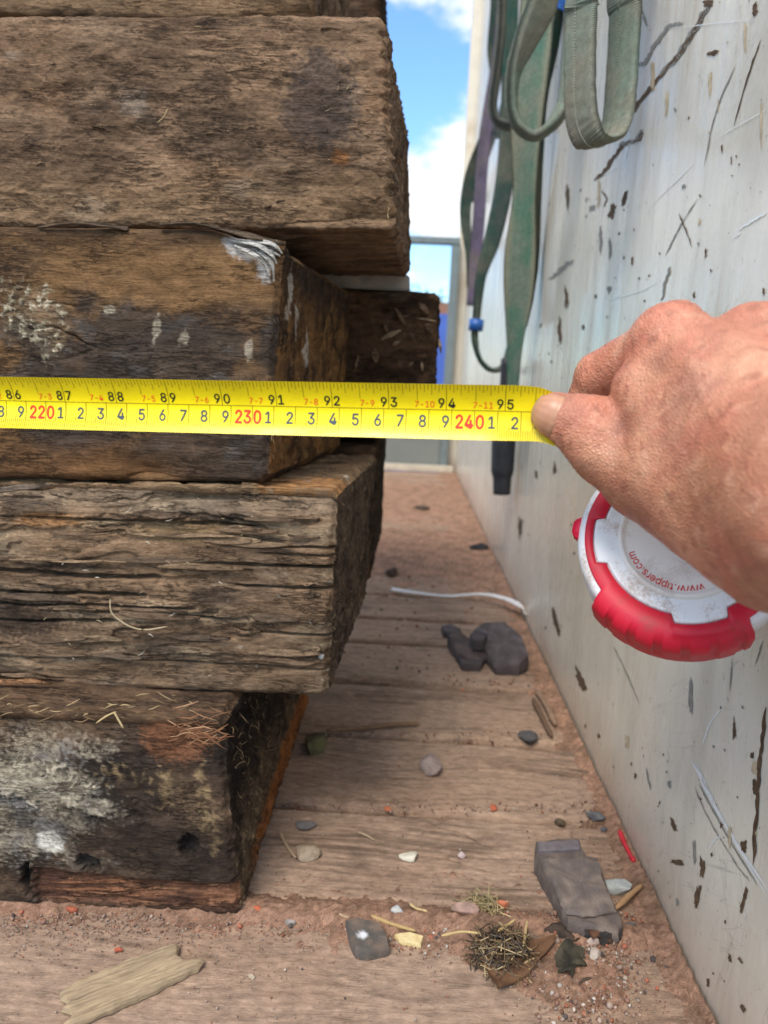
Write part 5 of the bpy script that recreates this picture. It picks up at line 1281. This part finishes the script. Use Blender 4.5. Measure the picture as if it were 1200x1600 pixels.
# slate block
slate = slab('slate_piece', 'large dark grey slate block with a stepped upper edge, near the panel', 'slate', [(838, 1320), (872, 1317), (904, 1317), (916, 1341), (932, 1343), (946, 1376), (974, 1432), (966, 1444), (926, 1438), (888, 1430), (872, 1398), (852, 1362), (838, 1338)], .015, .0, mott((112, 100, 95), (142, 126, 115), 90, 1, .72), 1, .0012, tilt=(0, .10))
bm = bmesh.new()
a = [atZ(x_, y_, .0165) for x_, y_ in ((839, 1322), (903, 1319), (907, 1333), (841, 1336))]
vs = [bm.verts.new(tuple(q+np.array([0, 0, .004]))) for q in a]+[bm.verts.new(tuple(q-np.array([0, 0, .004]))) for q in a]
bm.faces.new(vs[:4]); bm.faces.new(vs[7:3:-1])
for i in range(4): bm.faces.new((vs[i], vs[4+i], vs[4+(i+1) % 4], vs[(i+1) % 4]))
bmesh.ops.bevel(bm, geom=bm.edges[:], offset=.0008, segments=1, affect='EDGES'); bmesh.ops.recalc_face_normals(bm, faces=bm.faces[:])
bm_obj('stepped_edge', bm, plain('slate_grey', (112, 104, 106), .85, .2, .2, 200, .0003), slate)
slab('slate_shard', 'small blue grey slate shard with a white corner, on the grit before the second board', 'slate', [(541, 1436), (560, 1433), (592, 1440), (606, 1462), (608, 1476), (574, 1484), (556, 1480), (546, 1462)], .008, 0, lambda V: lerp3(mott((104, 98, 92), (140, 120, 106), 120, 2, .75)(V), s2l([214, 214, 216]), sm(.004, .002, np.linalg.norm(V[:, :2]-atZ(566, 1478)[:2], axis=1))), 2, .0007)
rock('stone', 'pale blue stone tucked behind the large slate block', 'stone', 966, 1394, 42, 34, .012, mott((190, 194, 190), (210, 212, 206), 160, 3), 3)
stickm('stick', 'short pale stick leaning out from the large slate block to the panel', 'stick', [(962, 1420), (980, 1402), (1004, 1382)], .0020, (188, 148, 108), .006, 1)
stickm('plastic_strip', 'narrow red plastic strip lying along the foot of the panel', 'plastic strip', [(967, 1296), (975, 1316), (986, 1338), (991, 1346)], .0019, (206, 40, 52), .004, 2, mat=plain('red_plastic', (204, 36, 50), .45, .4, .15, 100))
slab('broken_edge', None, None, [(886, 1430), (926, 1438), (968, 1444), (972, 1456), (948, 1462), (912, 1452), (884, 1442)], .008, 0, mott((66, 62, 62), (90, 82, 78), 160, 51, .6), 51, .0022, .002, parent=slate)
slab('lamina', None, None, [(846, 1344), (918, 1344), (936, 1352), (944, 1376), (962, 1414), (918, 1420), (888, 1416), (868, 1384)], .0185, .012, mott((120, 108, 102), (150, 134, 122), 110, 52, .74), 52, .0016, .0014, parent=slate, tilt=(0, .10))
# stones further along
mid = mott((96, 86, 86), (122, 112, 112), 70, 5, .62)
slab('stone_shard', 'largest dark grey shard, leaning nearest the panel half way along the floor', 'stone', [(740, 984), (756, 980), (786, 984), (814, 1002), (826, 1022), (812, 1028), (776, 1026), (760, 1008)], .024, 0, mid, 5, .0007, .0008, tilt=(.25, .20))
slab('stone_shard', 'flat dark brown grey shard left of the largest one', 'stone', [(700, 998), (716, 992), (740, 1004), (762, 1018), (748, 1028), (716, 1018)], .016, .004, mott((92, 80, 80), (116, 102, 98), 60, 6, .66), 6, .0007, .0008, tilt=(-.1, .15))
slab('stone_shard', 'narrow dark shard under the near edge of the flat brown grey one', 'stone', [(712, 1018), (740, 1026), (756, 1030), (752, 1038), (722, 1036)], .010, 0, mott((78, 70, 72), (100, 90, 90), 60, 7, .6), 7, .0007, .0008)
slab('stone_shard', 'small dark shard behind the flat brown grey one', 'stone', [(690, 977), (704, 974), (720, 982), (712, 989), (694, 986)], .010, 0, mid, 8, .0007, .0008)
slab('stone_shard', 'small dark shard propped on the far edge of the largest one', 'stone', [(734, 990), (746, 984), (762, 990), (756, 1000), (740, 1000)], .030, .016, mott((84, 78, 80), (104, 96, 96), 60, 9, .6), 9, .0007, .0008)
rock('stone', 'single dark slate grey pebble by a floor seam near the panel', 'stone', 824, 1157, 30, 20, .013, mott((90, 88, 88), (110, 106, 104), 90, 9, .7), 9, .3)
rock('stone', 'pinkish grey stone alone in the middle of a board', 'stone', 672, 1202, 34, 38, .014, mott((166, 146, 140), (190, 170, 160), 90, 10), 10, .4)
rock('stone', 'flat creamy white stone on the second board', 'stone', 640, 1342, 32, 20, .006, mott((226, 218, 198), (206, 196, 176), 140, 11, .85), 11, .4)
rock('stone', 'tan stone with a knob beside the foot of the rotten sleeper', 'stone', 480, 1338, 38, 34, .010, mott((168, 148, 124), (190, 170, 146), 110, 12), 12, .5)
rock('stone', 'blue grey chip beside the foot of the rotten sleeper', 'stone', 476, 1294, 34, 18, .006, mott((122, 116, 114), (140, 132, 128), 110, 13, .7), 13, .6)
rock('stone', 'little dark brown stone on the board ahead of the slate block', 'stone', 874, 1289, 17, 17, .006, mott((92, 78, 62), (116, 98, 80), 120, 14, .7), 14, .4)
rock('stone', 'grey angular stone close to the panel ahead of the slate block', 'stone', 930, 1280, 28, 16, .009, mott((108, 108, 112), (136, 134, 134), 120, 15, .7), 15, .6)
rock('stone', 'tiny grey stone just below the angular one by the panel', 'stone', 942, 1299, 12, 8, .005, mott((96, 96, 102), (120, 118, 120), 120, 16, .7), 16, .5)
rock('stone', 'small pinkish white pebble right of the creamy white stone', 'stone', 720, 1340, 14, 13, .005, mott((206, 178, 174), (220, 200, 194), 120, 17), 17, .4)
rock('stone', 'pinkish lump of rubble with a dark side, at the grit seam', 'stone', 728, 1429, 44, 24, .010, mott((196, 160, 146), (150, 124, 110), 100, 18), 18, .5)
rock('brick_crumb', 'rounded orange brick crumb right of the pinkish rubble lump', 'brick crumb', 780, 1419, 26, 14, .007, mott((214, 132, 98), (226, 152, 118), 120, 19), 19, .3)
rock('brick_crumb', 'small orange brick crumb on the seam by the pinkish grey stone', 'brick crumb', 606, 1267, 13, 10, .004, mott((216, 130, 92), (196, 116, 84), 120, 20), 20, .3)
rock('brick_crumb', 'orange brick crumb on the seam right of centre', 'brick crumb', 772, 1265, 12, 12, .004, mott((222, 122, 86), (196, 112, 80), 120, 21), 21, .3)
rock('brick_crumb', 'orange brick crumb touching the front corner of the rotten sleeper', 'brick crumb', 403, 1427, 22, 14, .006, mott((206, 112, 80), (186, 100, 74), 120, 22), 22, .3)
rock('stone', 'grey white chip on the grit beside the thin yellow stick', 'stone', 619, 1429, 20, 20, .007, mott((176, 180, 186), (206, 204, 198), 120, 23), 23, .5)
rock('stone', 'pale stone among the fine gravel at the lower right', 'stone', 929, 1498, 16, 26, .008, mott((206, 190, 174), (188, 170, 156), 120, 24), 24, .4)
rock('clod', 'flat black clod on the far boards near the panel', 'clod', 748, 857, 32, 10, .010, mott((40, 40, 42), (60, 58, 58), 60, 25), 25, .3)
rock('clod', 'dark soil clod near the pile on the far boards', 'clod', 612, 897, 22, 14, .012, mott((62, 46, 40), (84, 64, 54), 60, 26), 26, .3)
rock('clod', 'low soil clod farthest along the floor', 'clod', 659, 796, 26, 7, .010, mott((78, 64, 52), (98, 82, 66), 60, 27), 27, .3)
rock('clod', 'mossy lump of dirt against the foot of the pile', 'clod', 494, 1168, 34, 38, .016, mott((116, 108, 76), (84, 76, 56), 110, 28), 28, .2)
# wood pieces
slab('wood_splinter', 'flat weathered wood splinter with a forked end, lowest left on the front board', 'wood splinter', [(96, 1546), (120, 1532), (196, 1500), (270, 1473), (277, 1474), (276, 1492), (288, 1500), (316, 1496), (308, 1508), (250, 1538), (180, 1570), (108, 1600), (98, 1600), (118, 1580), (98, 1574), (112, 1564), (98, 1556)], .0052, .0004, lambda V: np.tile(s2l([182, 158, 126])*.78, (len(V), 1))*(1+.4*fbm((V[:, 0]*.815+V[:, 1]*.579)*30, (V[:, 1]*.815-V[:, 0]*.579)*300, 0, 4, 760))[:, None], 31, .0010, .0006, mat=M_splint)
slab('wood_chip', 'short pale yellow wood chip on the grit', 'wood chip', [(617, 1459), (640, 1456), (662, 1462), (657, 1474), (624, 1468)], .004, 0, mott((232, 210, 158), (214, 186, 132), 200, 32, .9), 32, .0004, .0006)
stickm('stick', 'thin yellow stick lying beside the pale wood chip', 'stick', [(578, 1430), (610, 1443), (650, 1455)], .0014, (196, 166, 116), .003, 3)
stickm('stick', 'dry brown stick lying along the panel side of the boards, left of a pair', 'stick', [(833, 1092), (846, 1118), (862, 1150)], .0032, (112, 88, 70), .005, 4)
stickm('stick', 'paler dry stick lying along the panel side of the boards, right of a pair', 'stick', [(838, 1078), (852, 1100), (868, 1132)], .0036, (150, 122, 100), .005, 5)
stickm('stick', 'long flat lath lying across a seam beside the pile', 'stick', [(510, 1141), (560, 1138), (618, 1132), (656, 1131)], .0024, (140, 110, 84), .004, 6)
stickm('stick', 'pale dry stalk beside the foot of the rotten sleeper', 'stick', [(436, 1296), (446, 1318), (462, 1340)], .0013, (186, 158, 130), .003, 7)
# white tie band across the far boards
P = catmull([atZ(612, 920, .006), atZ(650, 926, .010), atZ(700, 931, .012), atZ(750, 928, .016), atZ(786, 934, .02), atZ(812, 946, .022), atZ(822, 960, .014), atZ(812, 980, .004)], 10)
tag(link('white_tie', strap_mesh('white_tie', [atZ(612, 920, .006), atZ(650, 926, .010), atZ(700, 931, .012), atZ(750, 928, .016), atZ(786, 934, .02), atZ(812, 946, .022), atZ(822, 960, .014)], np.array([.0, .008, .002]), .0012)[0], plain('white_strapping', (214, 208, 204), .5, .4, .12, 60)), 'white plastic strapping band lying curved across the far boards', 'strapping band')
for q, lab, r_, cc_ in (([(520, 1424), (534, 1430), (546, 1434)], 'tiny pale twig left of the slate shard', .0010, (190, 160, 130)), ([(1000, 1352), (1006, 1360), (1014, 1366)], 'thin brown twig in the sand just below the red strip', .0012, (112, 84, 64)),
                    ([(640, 1412), (652, 1420), (668, 1424)], 'bent yellow stalk on the seam above the pale wood chip', .0010, (206, 178, 130)), ([(904, 1538), (914, 1530), (926, 1528)], 'short dark twig beside the shrivelled leaf', .0009, (86, 70, 58)),
                    ([(560, 1300), (574, 1306), (584, 1312)], 'hair thin straw on the board above the creamy white stone', .0006, (196, 172, 140))):
    stickm('twig', lab, 'twig', q, r_, cc_, .003, len(lab) % 7)
rock('stone', 'small grey stone half sunk in the grit left of the slate shard', 'stone', 454, 1446, 16, 12, .006, mott((140, 132, 126), (168, 158, 150), 120, 41, .75), 41, .5)
rock('stone', 'small cream pebble low on the front board near the middle', 'stone', 392, 1530, 10, 7, .004, mott((214, 196, 170), (196, 176, 150), 120, 42), 42, .4)
rock('brick_crumb', 'orange brick crumb on the grit above the wood splinter', 'brick crumb', 112, 1426, 16, 11, .006, mott((202, 116, 86), (182, 102, 76), 120, 43), 43, .4)
rock('brick_crumb', 'flat orange crumb on the front board beside the wood splinter tip', 'brick crumb', 184, 1488, 14, 8, .004, mott((196, 108, 80), (176, 98, 74), 120, 44), 44, .4)
rock('stone', 'dark grey chip on the gravel below the slate block', 'stone', 984, 1450, 16, 12, .006, mott((96, 92, 90), (120, 114, 110), 120, 45, .7), 45, .6)
rock('stone', 'pale pink chip beside the shrivelled dark leaf', 'stone', 925, 1476, 18, 18, .007, mott((206, 184, 170), (188, 164, 150), 120, 46), 46, .5)
# leaves, scraps and a clump of dry straw
def leaf(name, label, cat, outline, z, amp, rgb, rgb2, seed):
    P = np.array([atZ(a, b, z) for a, b in outline]); Q = []
    for i in range(len(P)):
        for k in range(5): Q.append(P[i]+(P[(i+1) % len(P)]-P[i])*k/5)
    Q = np.array(Q); cc = Q.mean(0); V = []
    for f in np.linspace(0, 1, 9): V.append(cc+(Q-cc)*f)
    V = np.array(V).reshape(-1, 3); V[:, 2] = z+amp*fbm(V[:, 0]*60, V[:, 1]*60, 0, 3, 770+seed)+amp*.9*np.repeat(np.linspace(0, 1, 9)**2, len(Q))*pn(V[:, 0]*45, V[:, 1]*45, 0, 775+seed)*1.6
    V[:, 2] = np.maximum(V[:, 2], .0008)
    V2 = V-np.array([0, 0, .0005]); q = gridq(9, len(Q), True); n = len(V); ri = 8*len(Q)+np.arange(len(Q)); rn = np.roll(ri, -1)
    VV = np.vstack([V, V2]); QQ = np.vstack([q, q[:, ::-1]+n, np.stack([ri, ri+n, rn+n, rn], -1)])
    return tag(link(name, npmesh(name, VV, QQ, np.clip(mott(rgb, rgb2, 120, seed)(VV), .01, 1)), M_fibre, None, True), label, cat)
leaf('bark_scrap', 'broad flat brown scrap of bark under the straw clump', 'bark', [(752, 1500), (790, 1480), (868, 1462), (866, 1476), (842, 1500), (828, 1520), (800, 1536), (778, 1552), (770, 1530)], .004, .003, (128, 94, 68), (108, 78, 58), 1)
leaf('dead_leaf', 'curled brown leaf caught under the near end of the slate block', 'leaf', [(916, 1452), (940, 1446), (956, 1426), (964, 1430), (970, 1450), (956, 1466), (938, 1462), (926, 1470)], .007, .007, (122, 88, 66), (92, 66, 52), 2)
leaf('dead_leaf', 'dark shrivelled leaf on the gravel right of the straw clump', 'leaf', [(866, 1488), (884, 1474), (912, 1480), (918, 1504), (900, 1508), (894, 1536), (882, 1520), (868, 1508)], .006, .007, (82, 76, 62), (50, 46, 40), 3)
leaf('dead_leaf', 'black crumpled leaf between the slate block and the straw clump', 'leaf', [(826, 1444), (860, 1432), (900, 1440), (920, 1450), (900, 1462), (868, 1456), (850, 1452)], .006, .006, (84, 70, 60), (50, 44, 40), 4)
def fuzz(name, n, cx, cy, rx, ry, z0, zh, lmin, lmax, r, cols, seed, parent=None):
    acc = Acc(); rs = np.random.RandomState(seed); C0 = atZ(cx, cy, 0); k = mpp(C0); yy = abs(atZ(cx, cy-ry, 0)[1]-atZ(cx, cy+ry, 0)[1])*.5
    for i in range(n):
        a = rs.rand()*6.28; q = math.sqrt(rs.rand()); p = C0+np.array([math.cos(a)*q*rx*k, math.sin(a)*q*yy, 0]); h = z0+zh*(1-q*q)*rs.rand()
        d = rs.normal(size=3)*np.array([1, 1, .25]); d /= np.linalg.norm(d); L_ = rs.uniform(lmin, lmax); bnd = rs.normal(size=3)*L_*.12
        pts = catmull([p+[0, 0, h]-d*L_*.5, p+[0, 0, h]+bnd, p+[0, 0, h]+d*L_*.5], 5); pts[:, 2] = np.maximum(pts[:, 2], .0012)
        V, Q, T = tube_np(pts, r*rs.uniform(.5, 1.4), 5); c = s2l(cols[rs.randint(len(cols))])*rs.uniform(.6, 1.0)
        acc.add(V, Q, T, np.tile(c, (len(V), 1)))
    return link(name, acc.mesh(name), M_fibre, parent)
tag(fuzz('straw_clump', 420, 786, 1494, 40, 34, .001, .016, .008, .024, .00034, [(104, 84, 62), (84, 70, 56), (130, 106, 78), (70, 60, 52), (112, 102, 92), (190, 166, 126)], 5), 'matted clump of dry straw sitting on the brown bark scrap', 'straw clump')
tag(fuzz('straw_tuft', 60, 752, 1418, 30, 12, .001, .008, .010, .026, .00042, [(206, 184, 140), (176, 156, 116), (150, 136, 100)], 6), 'loose tuft of pale straw above the pinkish rubble lump', 'straw tuft')
for q, lab in (([(690, 1462), (720, 1456), (748, 1458)], 'bent pale straw left of the straw clump'), ([(778, 1455), (792, 1446), (806, 1436)], 'thick pale straw across the upper side of the straw clump'), ([(818, 1478), (821, 1456), (824, 1438)], 'upright pale straw at the right of the straw clump')):
    stickm('straw', lab, 'straw', q, .0009, (206, 178, 126), .012, len(lab) % 5)
# fine gravel: too many to count
def gravel(n, seed):
    rs = np.random.RandomState(seed)
    bm = bmesh.new(); bmesh.ops.create_icosphere(bm, subdivisions=1, radius=1); bv = np.array([v.co[:] for v in bm.verts]); bf = np.array([[v.index for v in f.verts] for f in bm.faces]); bm.free()
    pts = []
    def reg(k, fx, fy, s0, s1):
        for i in range(k): pts.append((fx(), fy(), rs.uniform(s0, s1)))
    U = rs.uniform; G_ = rs.normal
    reg(900, lambda: U(0, 1010), lambda: 1428+abs(G_())*18, .25, .8)
    reg(1500, lambda: U(0, 1010), lambda: 1450+G_()*30, .18, .5)
    reg(1200, lambda: U(0, 1060), lambda: U(1260, 1600), .15, .4)
    reg(900, lambda: 930+G_()*70, lambda: 1500+G_()*60, .2, .5)
    reg(70, lambda: U(0, 1010), lambda: 1428+abs(G_())*16, .8, 1.9)
    reg(760, lambda: 930+G_()*42, lambda: 1530+G_()*42, .3, 1.3)
    reg(130, lambda: 915+G_()*42, lambda: 1520+G_()*36, 1.0, 2.2)
    reg(260, lambda: 690+G_()*80, lambda: 1440+abs(G_())*26, .3, 1.4)
    reg(420, lambda: U(0, 420), lambda: 1436+abs(G_())*26, .2, .7)
    reg(140, lambda: U(420, 950), lambda: 1264+G_()*5, .4, 1.3)
    reg(90, lambda: U(480, 850), lambda: 1150+G_()*5, .4, 1.5)
    reg(60, lambda: U(530, 830), lambda: 1067+G_()*4, .6, 1.8)
    reg(130, lambda: U(400, 950), lambda: U(1080, 1420), .3, .9)
    reg(70, lambda: U(0, 1050), lambda: U(1470, 1600), .3, .9)
    reg(90, lambda: U(560, 760), lambda: U(780, 1060), .8, 2.4)
    V = []; F_ = []; Cc_ = []; nn = 0
    cols = [s2l(c)*.8 for c in ((190, 160, 142), (176, 140, 122), (200, 124, 96), (214, 200, 186), (104, 94, 90), (158, 120, 102), (186, 164, 148), (166, 126, 108), (196, 170, 152), (164, 120, 98), (150, 112, 94), (178, 142, 122))]
    # a strip of red grit along the foot of the panel
    for i in range(2200):
        y_ = rs.uniform(.36, 1.3); pts.append((None, (PX-.003-abs(rs.normal())*.022, y_), rs.uniform(.18, .6)))
    for px_, py_, sz in pts:
        c = np.array([*py_, 0]) if px_ is None else atZ(px_, py_, 0)
        if c[0] > PX-.003: continue
        s_ = sz*.001*np.array([rs.uniform(.8, 1.3), rs.uniform(.8, 1.3), rs.uniform(.55, .9)])
        R_ = np.linalg.qr(rs.normal(size=(3, 3)))[0]
        v = (bv*(1+.3*rs.normal(size=(len(bv), 1))*.5)*s_)@R_.T+c+np.array([0, 0, s_[2]*.6+.0008]); V.append(v); F_.append(bf+nn); nn += len(v)
        cc = cols[rs.randint(len(cols))] if px_ is not None else cols[[1, 5, 9, 5][rs.randint(4)]]
        Cc_.append(np.tile(cc*rs.uniform(.6, 1.05), (len(v), 1)))
    o = link('gravel', npmesh('gravel', np.vstack(V), None, np.vstack(Cc_), None, np.vstack(F_)), M_stone)
    tag(o, 'fine mixed gravel and brick grit scattered on the boards', 'gravel', kind='stuff')
gravel(1, 77)

# ------------------------------------------------------------------ splinters, fibres and straw on the sleepers
def strand(acc, pts, r, rgb, sides=5, n=6):
    P = catmull(pts, n); rr = r*np.clip(np.minimum(np.arange(len(P))+1, len(P)-np.arange(len(P)))/3, .25, 1)
    V, Q, T = tube_np(P, rr, sides); acc.add(V, Q, T, np.tile(s2l(rgb)*.8, (len(V), 1)))
def splint(par, pts, wv, th, rgb, name='splinter'):
    me, P, W, Nn = strap_mesh(name, pts, wv, th, 10)
    V = np.empty(len(me.vertices)*3); me.vertices.foreach_get('co', V); V = V.reshape(-1, 3)
    c = s2l(rgb)*.75*(1+.5*fbm(V[:, 0]*20, V[:, 1]*300, V[:, 2]*300, 4, 780))[:, None]
    a = me.color_attributes.new('Col', 'FLOAT_COLOR', 'POINT'); cc = np.ones((len(V), 4), np.float32); cc[:, :3] = np.clip(c, .01, 1); a.data.foreach_set('color', cc.ravel())
    return link(name, me, M_sleeper, par, True)
wS = [np.array(q) for q in ([0, .003, .001], [0, .006, .001], [0, .007, .002], [0, .006, .004], [0, .002, .001])]
splint(S2, [atY(250, 351, .499), atY(300, 350, .499), atY(345, 358, .498), atY(392, 369, .497), atY(446, 382, .498)], wS, .0016, (104, 88, 72))
splint(S2, [atY(60, 356, .500), atY(110, 350, .498), atY(160, 353, .498), atY(200, 358, .5)], [q*.6 for q in wS[:4]], .0014, (110, 92, 76))
splint(S3, [atY(-20, 769, .488), atY(30, 762, .487), atY(60, 760, .487), atY(82, 757, .489)], [np.array(q) for q in ([0, .001, .004], [0, .001, .004], [0, .001, .003], [0, .0, .001])], .0016, (128, 112, 98))
splint(S3, [atY(-20, 779, .488), atY(30, 782, .488), atY(55, 785, .488), atY(76, 788, .49)], [np.array(q) for q in ([0, .001, .002], [0, .001, .002], [0, .001, .002], [0, .0, .001])], .0014, (120, 104, 90))
splint(S3, [atY(-20, 1064, .486), atY(20, 1066, .486), atY(50, 1064, .487), atY(78, 1068, .489)], [np.array(q) for q in ([0, .001, .004], [0, .001, .004], [0, .001, .003], [0, .0, .001])], .0016, (178, 130, 92))
for k_, l_ in enumerate(([(362, 376), (392, 380), (418, 390), (438, 400)], [(366, 384), (390, 394), (410, 408), (422, 432)], [(384, 378), (412, 378), (430, 384), (441, 396)], [(376, 376), (404, 384), (424, 398), (432, 412)], [(400, 392), (416, 402), (426, 416), (428, 440)])):
    dpt = (.4955, .4945, .4950, .4940, .4955)[k_]
    splint(S2, [atY(a, b, dpt+(.003 if i in (0, 3) else 0)) for i, (a, b) in enumerate(l_)], [np.array(q) for q in ([.0004, .0006, .0010], [.0006, .0006, .0026], [.0008, .0006, .0024], [.0004, .0006, .0008])], .0008, (214, 208, 198), 'painted_splinter')
rs = np.random.RandomState(21)
def slivers(par, n, xr, yr, Yf, lr, hr, cols, lift):
    for k in range(n):
        x0 = rs.uniform(*xr); y0 = rs.uniform(*yr); L_ = rs.uniform(*lr); h_s = rs.uniform(*hr)*.00041; x1 = min(x0+L_, xr[1]+10); up_ = rs.uniform(*lift); sl_ = .035
        fl = rs.rand() < .5
        pts = [atY(x0+(x1-x0)*q, y0+sl_*(x1-x0)*q+rs.normal()*1.2, Yf-(up_*(q if fl else 1-q)**2)+.0012) for q in (0, .3, .65, 1)]
        splint(par, pts, [np.array([0, .0006, h_s*q]) for q in (.5, 1.0, .9, .35)], rs.uniform(.0009, .0018), cols[rs.randint(len(cols))])
slivers(S3, 34, (-10, 490), (800, 1055), .4955, (40, 190), (4, 14), [(150, 124, 98), (132, 108, 86), (170, 142, 112), (120, 100, 82)], (.001, .004))
slivers(S1, 14, (0, 570), (30, 330), .5395, (8, 34), (2, 5), [(150, 122, 98), (136, 108, 84), (166, 136, 106)], (.0006, .0016))
slivers(S4, 14, (60, 350), (1370, 1412), .4575, (50, 160), (2, 6), [(150, 104, 76), (120, 84, 64), (166, 122, 92)], (.0006, .002))
rs = np.random.RandomState(22)
def end_fibres(par, n, x0f, yr, zr, cols, lmax, seed):
    rs = np.random.RandomState(seed); acc = Acc()
    for i in range(n):
        y_ = rs.uniform(*yr); z_ = rs.uniform(*zr); x_ = x0f(y_, z_)
        d = np.array([rs.uniform(.1, .8), rs.normal()*.6, rs.normal()*.9]); d /= np.linalg.norm(d); L_ = rs.uniform(.002, lmax)
        p = np.array([x_-.002, y_, z_]); strand(acc, [p, p+d*L_*.5+rs.normal(size=3)*L_*.12, p+d*L_], rs.uniform(.00012, .0004), cols[rs.randint(len(cols))], 4, 4)
    return link('end_fibres', acc.mesh('end_fibres'), M_fibre, par)
ff_ = [(150, 124, 90), (96, 78, 60), (176, 150, 112), (70, 56, 44)]
end_fibres(S1, 260, lambda y, z: -.0185+(y-.54)*.05-(z-.46)*.08, (.54, .64), (.465, .588), ff_, .006, 1)
end_fibres(S2, 120, lambda y, z: -.088+(y-.50)*.1, (.502, .74), (.30, .43), ff_[:3], .006, 2)
end_fibres(S3, 240, lambda y, z: -.045+(y-.497)*.05, (.50, .74), (.146, .282), ff_[1:], .006, 3)
end_fibres(S4, 420, lambda y, z: -.105+(.12-z)*.05, (.47, .62), (.01, .13), ff_, .012, 4)
# loose straw and shavings lying on the sleepers: single straws are things, the litter is stuff
def onY(l, Y): return [atY(a, b, Y) for a, b in l]
def straw(label, pts, r, rgb, par=None, name='straw', cat='straw'):
    acc = Acc(); strand(acc, pts, r, rgb, 6, 8); return tag(link(name, acc.mesh(name), M_fibre, None, True), label, cat)
straw('curled pale straw hanging on the cracked face of the split sleeper', onY([(172, 936), (174, 956), (188, 970), (206, 980), (228, 984), (262, 979)], .489), .00055, (206, 182, 146))
straw('short straw standing on the face of the top dusty sleeper', onY([(246, 192), (256, 182), (262, 170)], .533), .0004, (188, 164, 120))
straw('pale straw lying crossways on the rotten sleeper, below the split one', onY([(150, 1130), (168, 1118), (182, 1112)], .450), .0006, (206, 180, 130))
straw('pale straw pointing down on the rotten sleeper beside the crossways one', onY([(178, 1112), (186, 1126), (193, 1138)], .450), .0007, (212, 188, 140))
acc = Acc()
for i in range(70):
    px_, py_ = rs.uniform(-10, 300), rs.uniform(1085, 1125); a_ = rs.uniform(-.6, .6); L_ = rs.uniform(6, 26)
    pts = onY([(px_-L_*.5, py_-L_*.5*math.sin(a_)), (px_, py_+rs.normal()*1.5), (px_+L_*.5, py_+L_*.5*math.sin(a_))], rs.uniform(.448, .455)); strand(acc, pts, rs.uniform(.0002, .00045), [(196, 170, 126), (140, 116, 84), (104, 84, 64)][rs.randint(3)], 4, 4)
for i in range(60):
    px_, py_ = 310+rs.normal()*24, 1145+rs.normal()*16; a_ = rs.uniform(-1, 1); L_ = rs.uniform(10, 46)
    pts = onY([(px_-L_*.5, py_-L_*.4*math.sin(a_)), (px_, py_+rs.normal()*1.2), (px_+L_*.5, py_+L_*.4*math.sin(a_))], rs.uniform(.446, .453)); strand(acc, pts, rs.uniform(.00015, .0005), [(160, 114, 82), (138, 96, 70), (186, 146, 112)][rs.randint(3)], 4, 4)
for i in range(26):
    px_, py_ = rs.uniform(0, 400), rs.uniform(770, 1060); a_ = rs.uniform(-1, 1); L_ = rs.uniform(3, 12)
    strand(acc, onY([(px_, py_), (px_+L_*.5, py_+L_*.3*math.sin(a_)), (px_+L_, py_+L_*math.sin(a_))], .490), rs.uniform(.0002, .0004), [(196, 176, 140), (226, 216, 198)][rs.randint(2)], 4, 3)
for i in range(22):
    px_, py_ = rs.uniform(0, 560), rs.uniform(40, 320); a_ = rs.uniform(-1.5, 1.5); L_ = rs.uniform(3, 14)
    strand(acc, onY([(px_, py_), (px_+L_*.5, py_+L_*.3*math.sin(a_)), (px_+L_*math.cos(a_), py_+L_*math.sin(a_))], .535), rs.uniform(.0002, .0004), [(196, 170, 126), (166, 146, 116)][rs.randint(2)], 4, 3)
tag(link('straw_litter', acc.mesh('straw_litter'), M_fibre), 'loose straw and wood shavings caught on the faces of the sleepers', 'litter', kind='stuff')
# chips of wood stuck to the second row sleeper end
far = [o for o in bpy.data.objects if o.get('label', '').startswith('dark sleeper end stuck')][0]
for (x0_, y0_, x1_, y1_, wv) in ((596, 530, 626, 516, .005), (618, 482, 634, 508, .004), (664, 504, 676, 520, .006), (655, 474, 670, 490, .006), (585, 545, 588, 566, .007), (634, 574, 646, 566, .004), (659, 566, 660, 580, .003), (612, 540, 626, 532, .004), (650, 497, 682, 502, .002), (622, 500, 640, 492, .003), (560, 556, 556, 575, .003), (600, 505, 606, 520, .003), (686, 530, 689, 552, .003), (640, 520, 648, 532, .003)):
    a, b = atY(x0_, y0_, .771), atY(x1_, y1_, .771); m_ = (a+b)/2+np.array([0, -.004, 0]); wd = np.cross(b-a, [0, 1, 0]); wd = wd/np.linalg.norm(wd)*wv
    splint(far, [a, m_, b], np.array([wd*.4, wd, wd*.3]), .0012, [(150, 122, 98), (126, 102, 82), (176, 150, 122)][int(x0_) % 3], 'wood_chip')
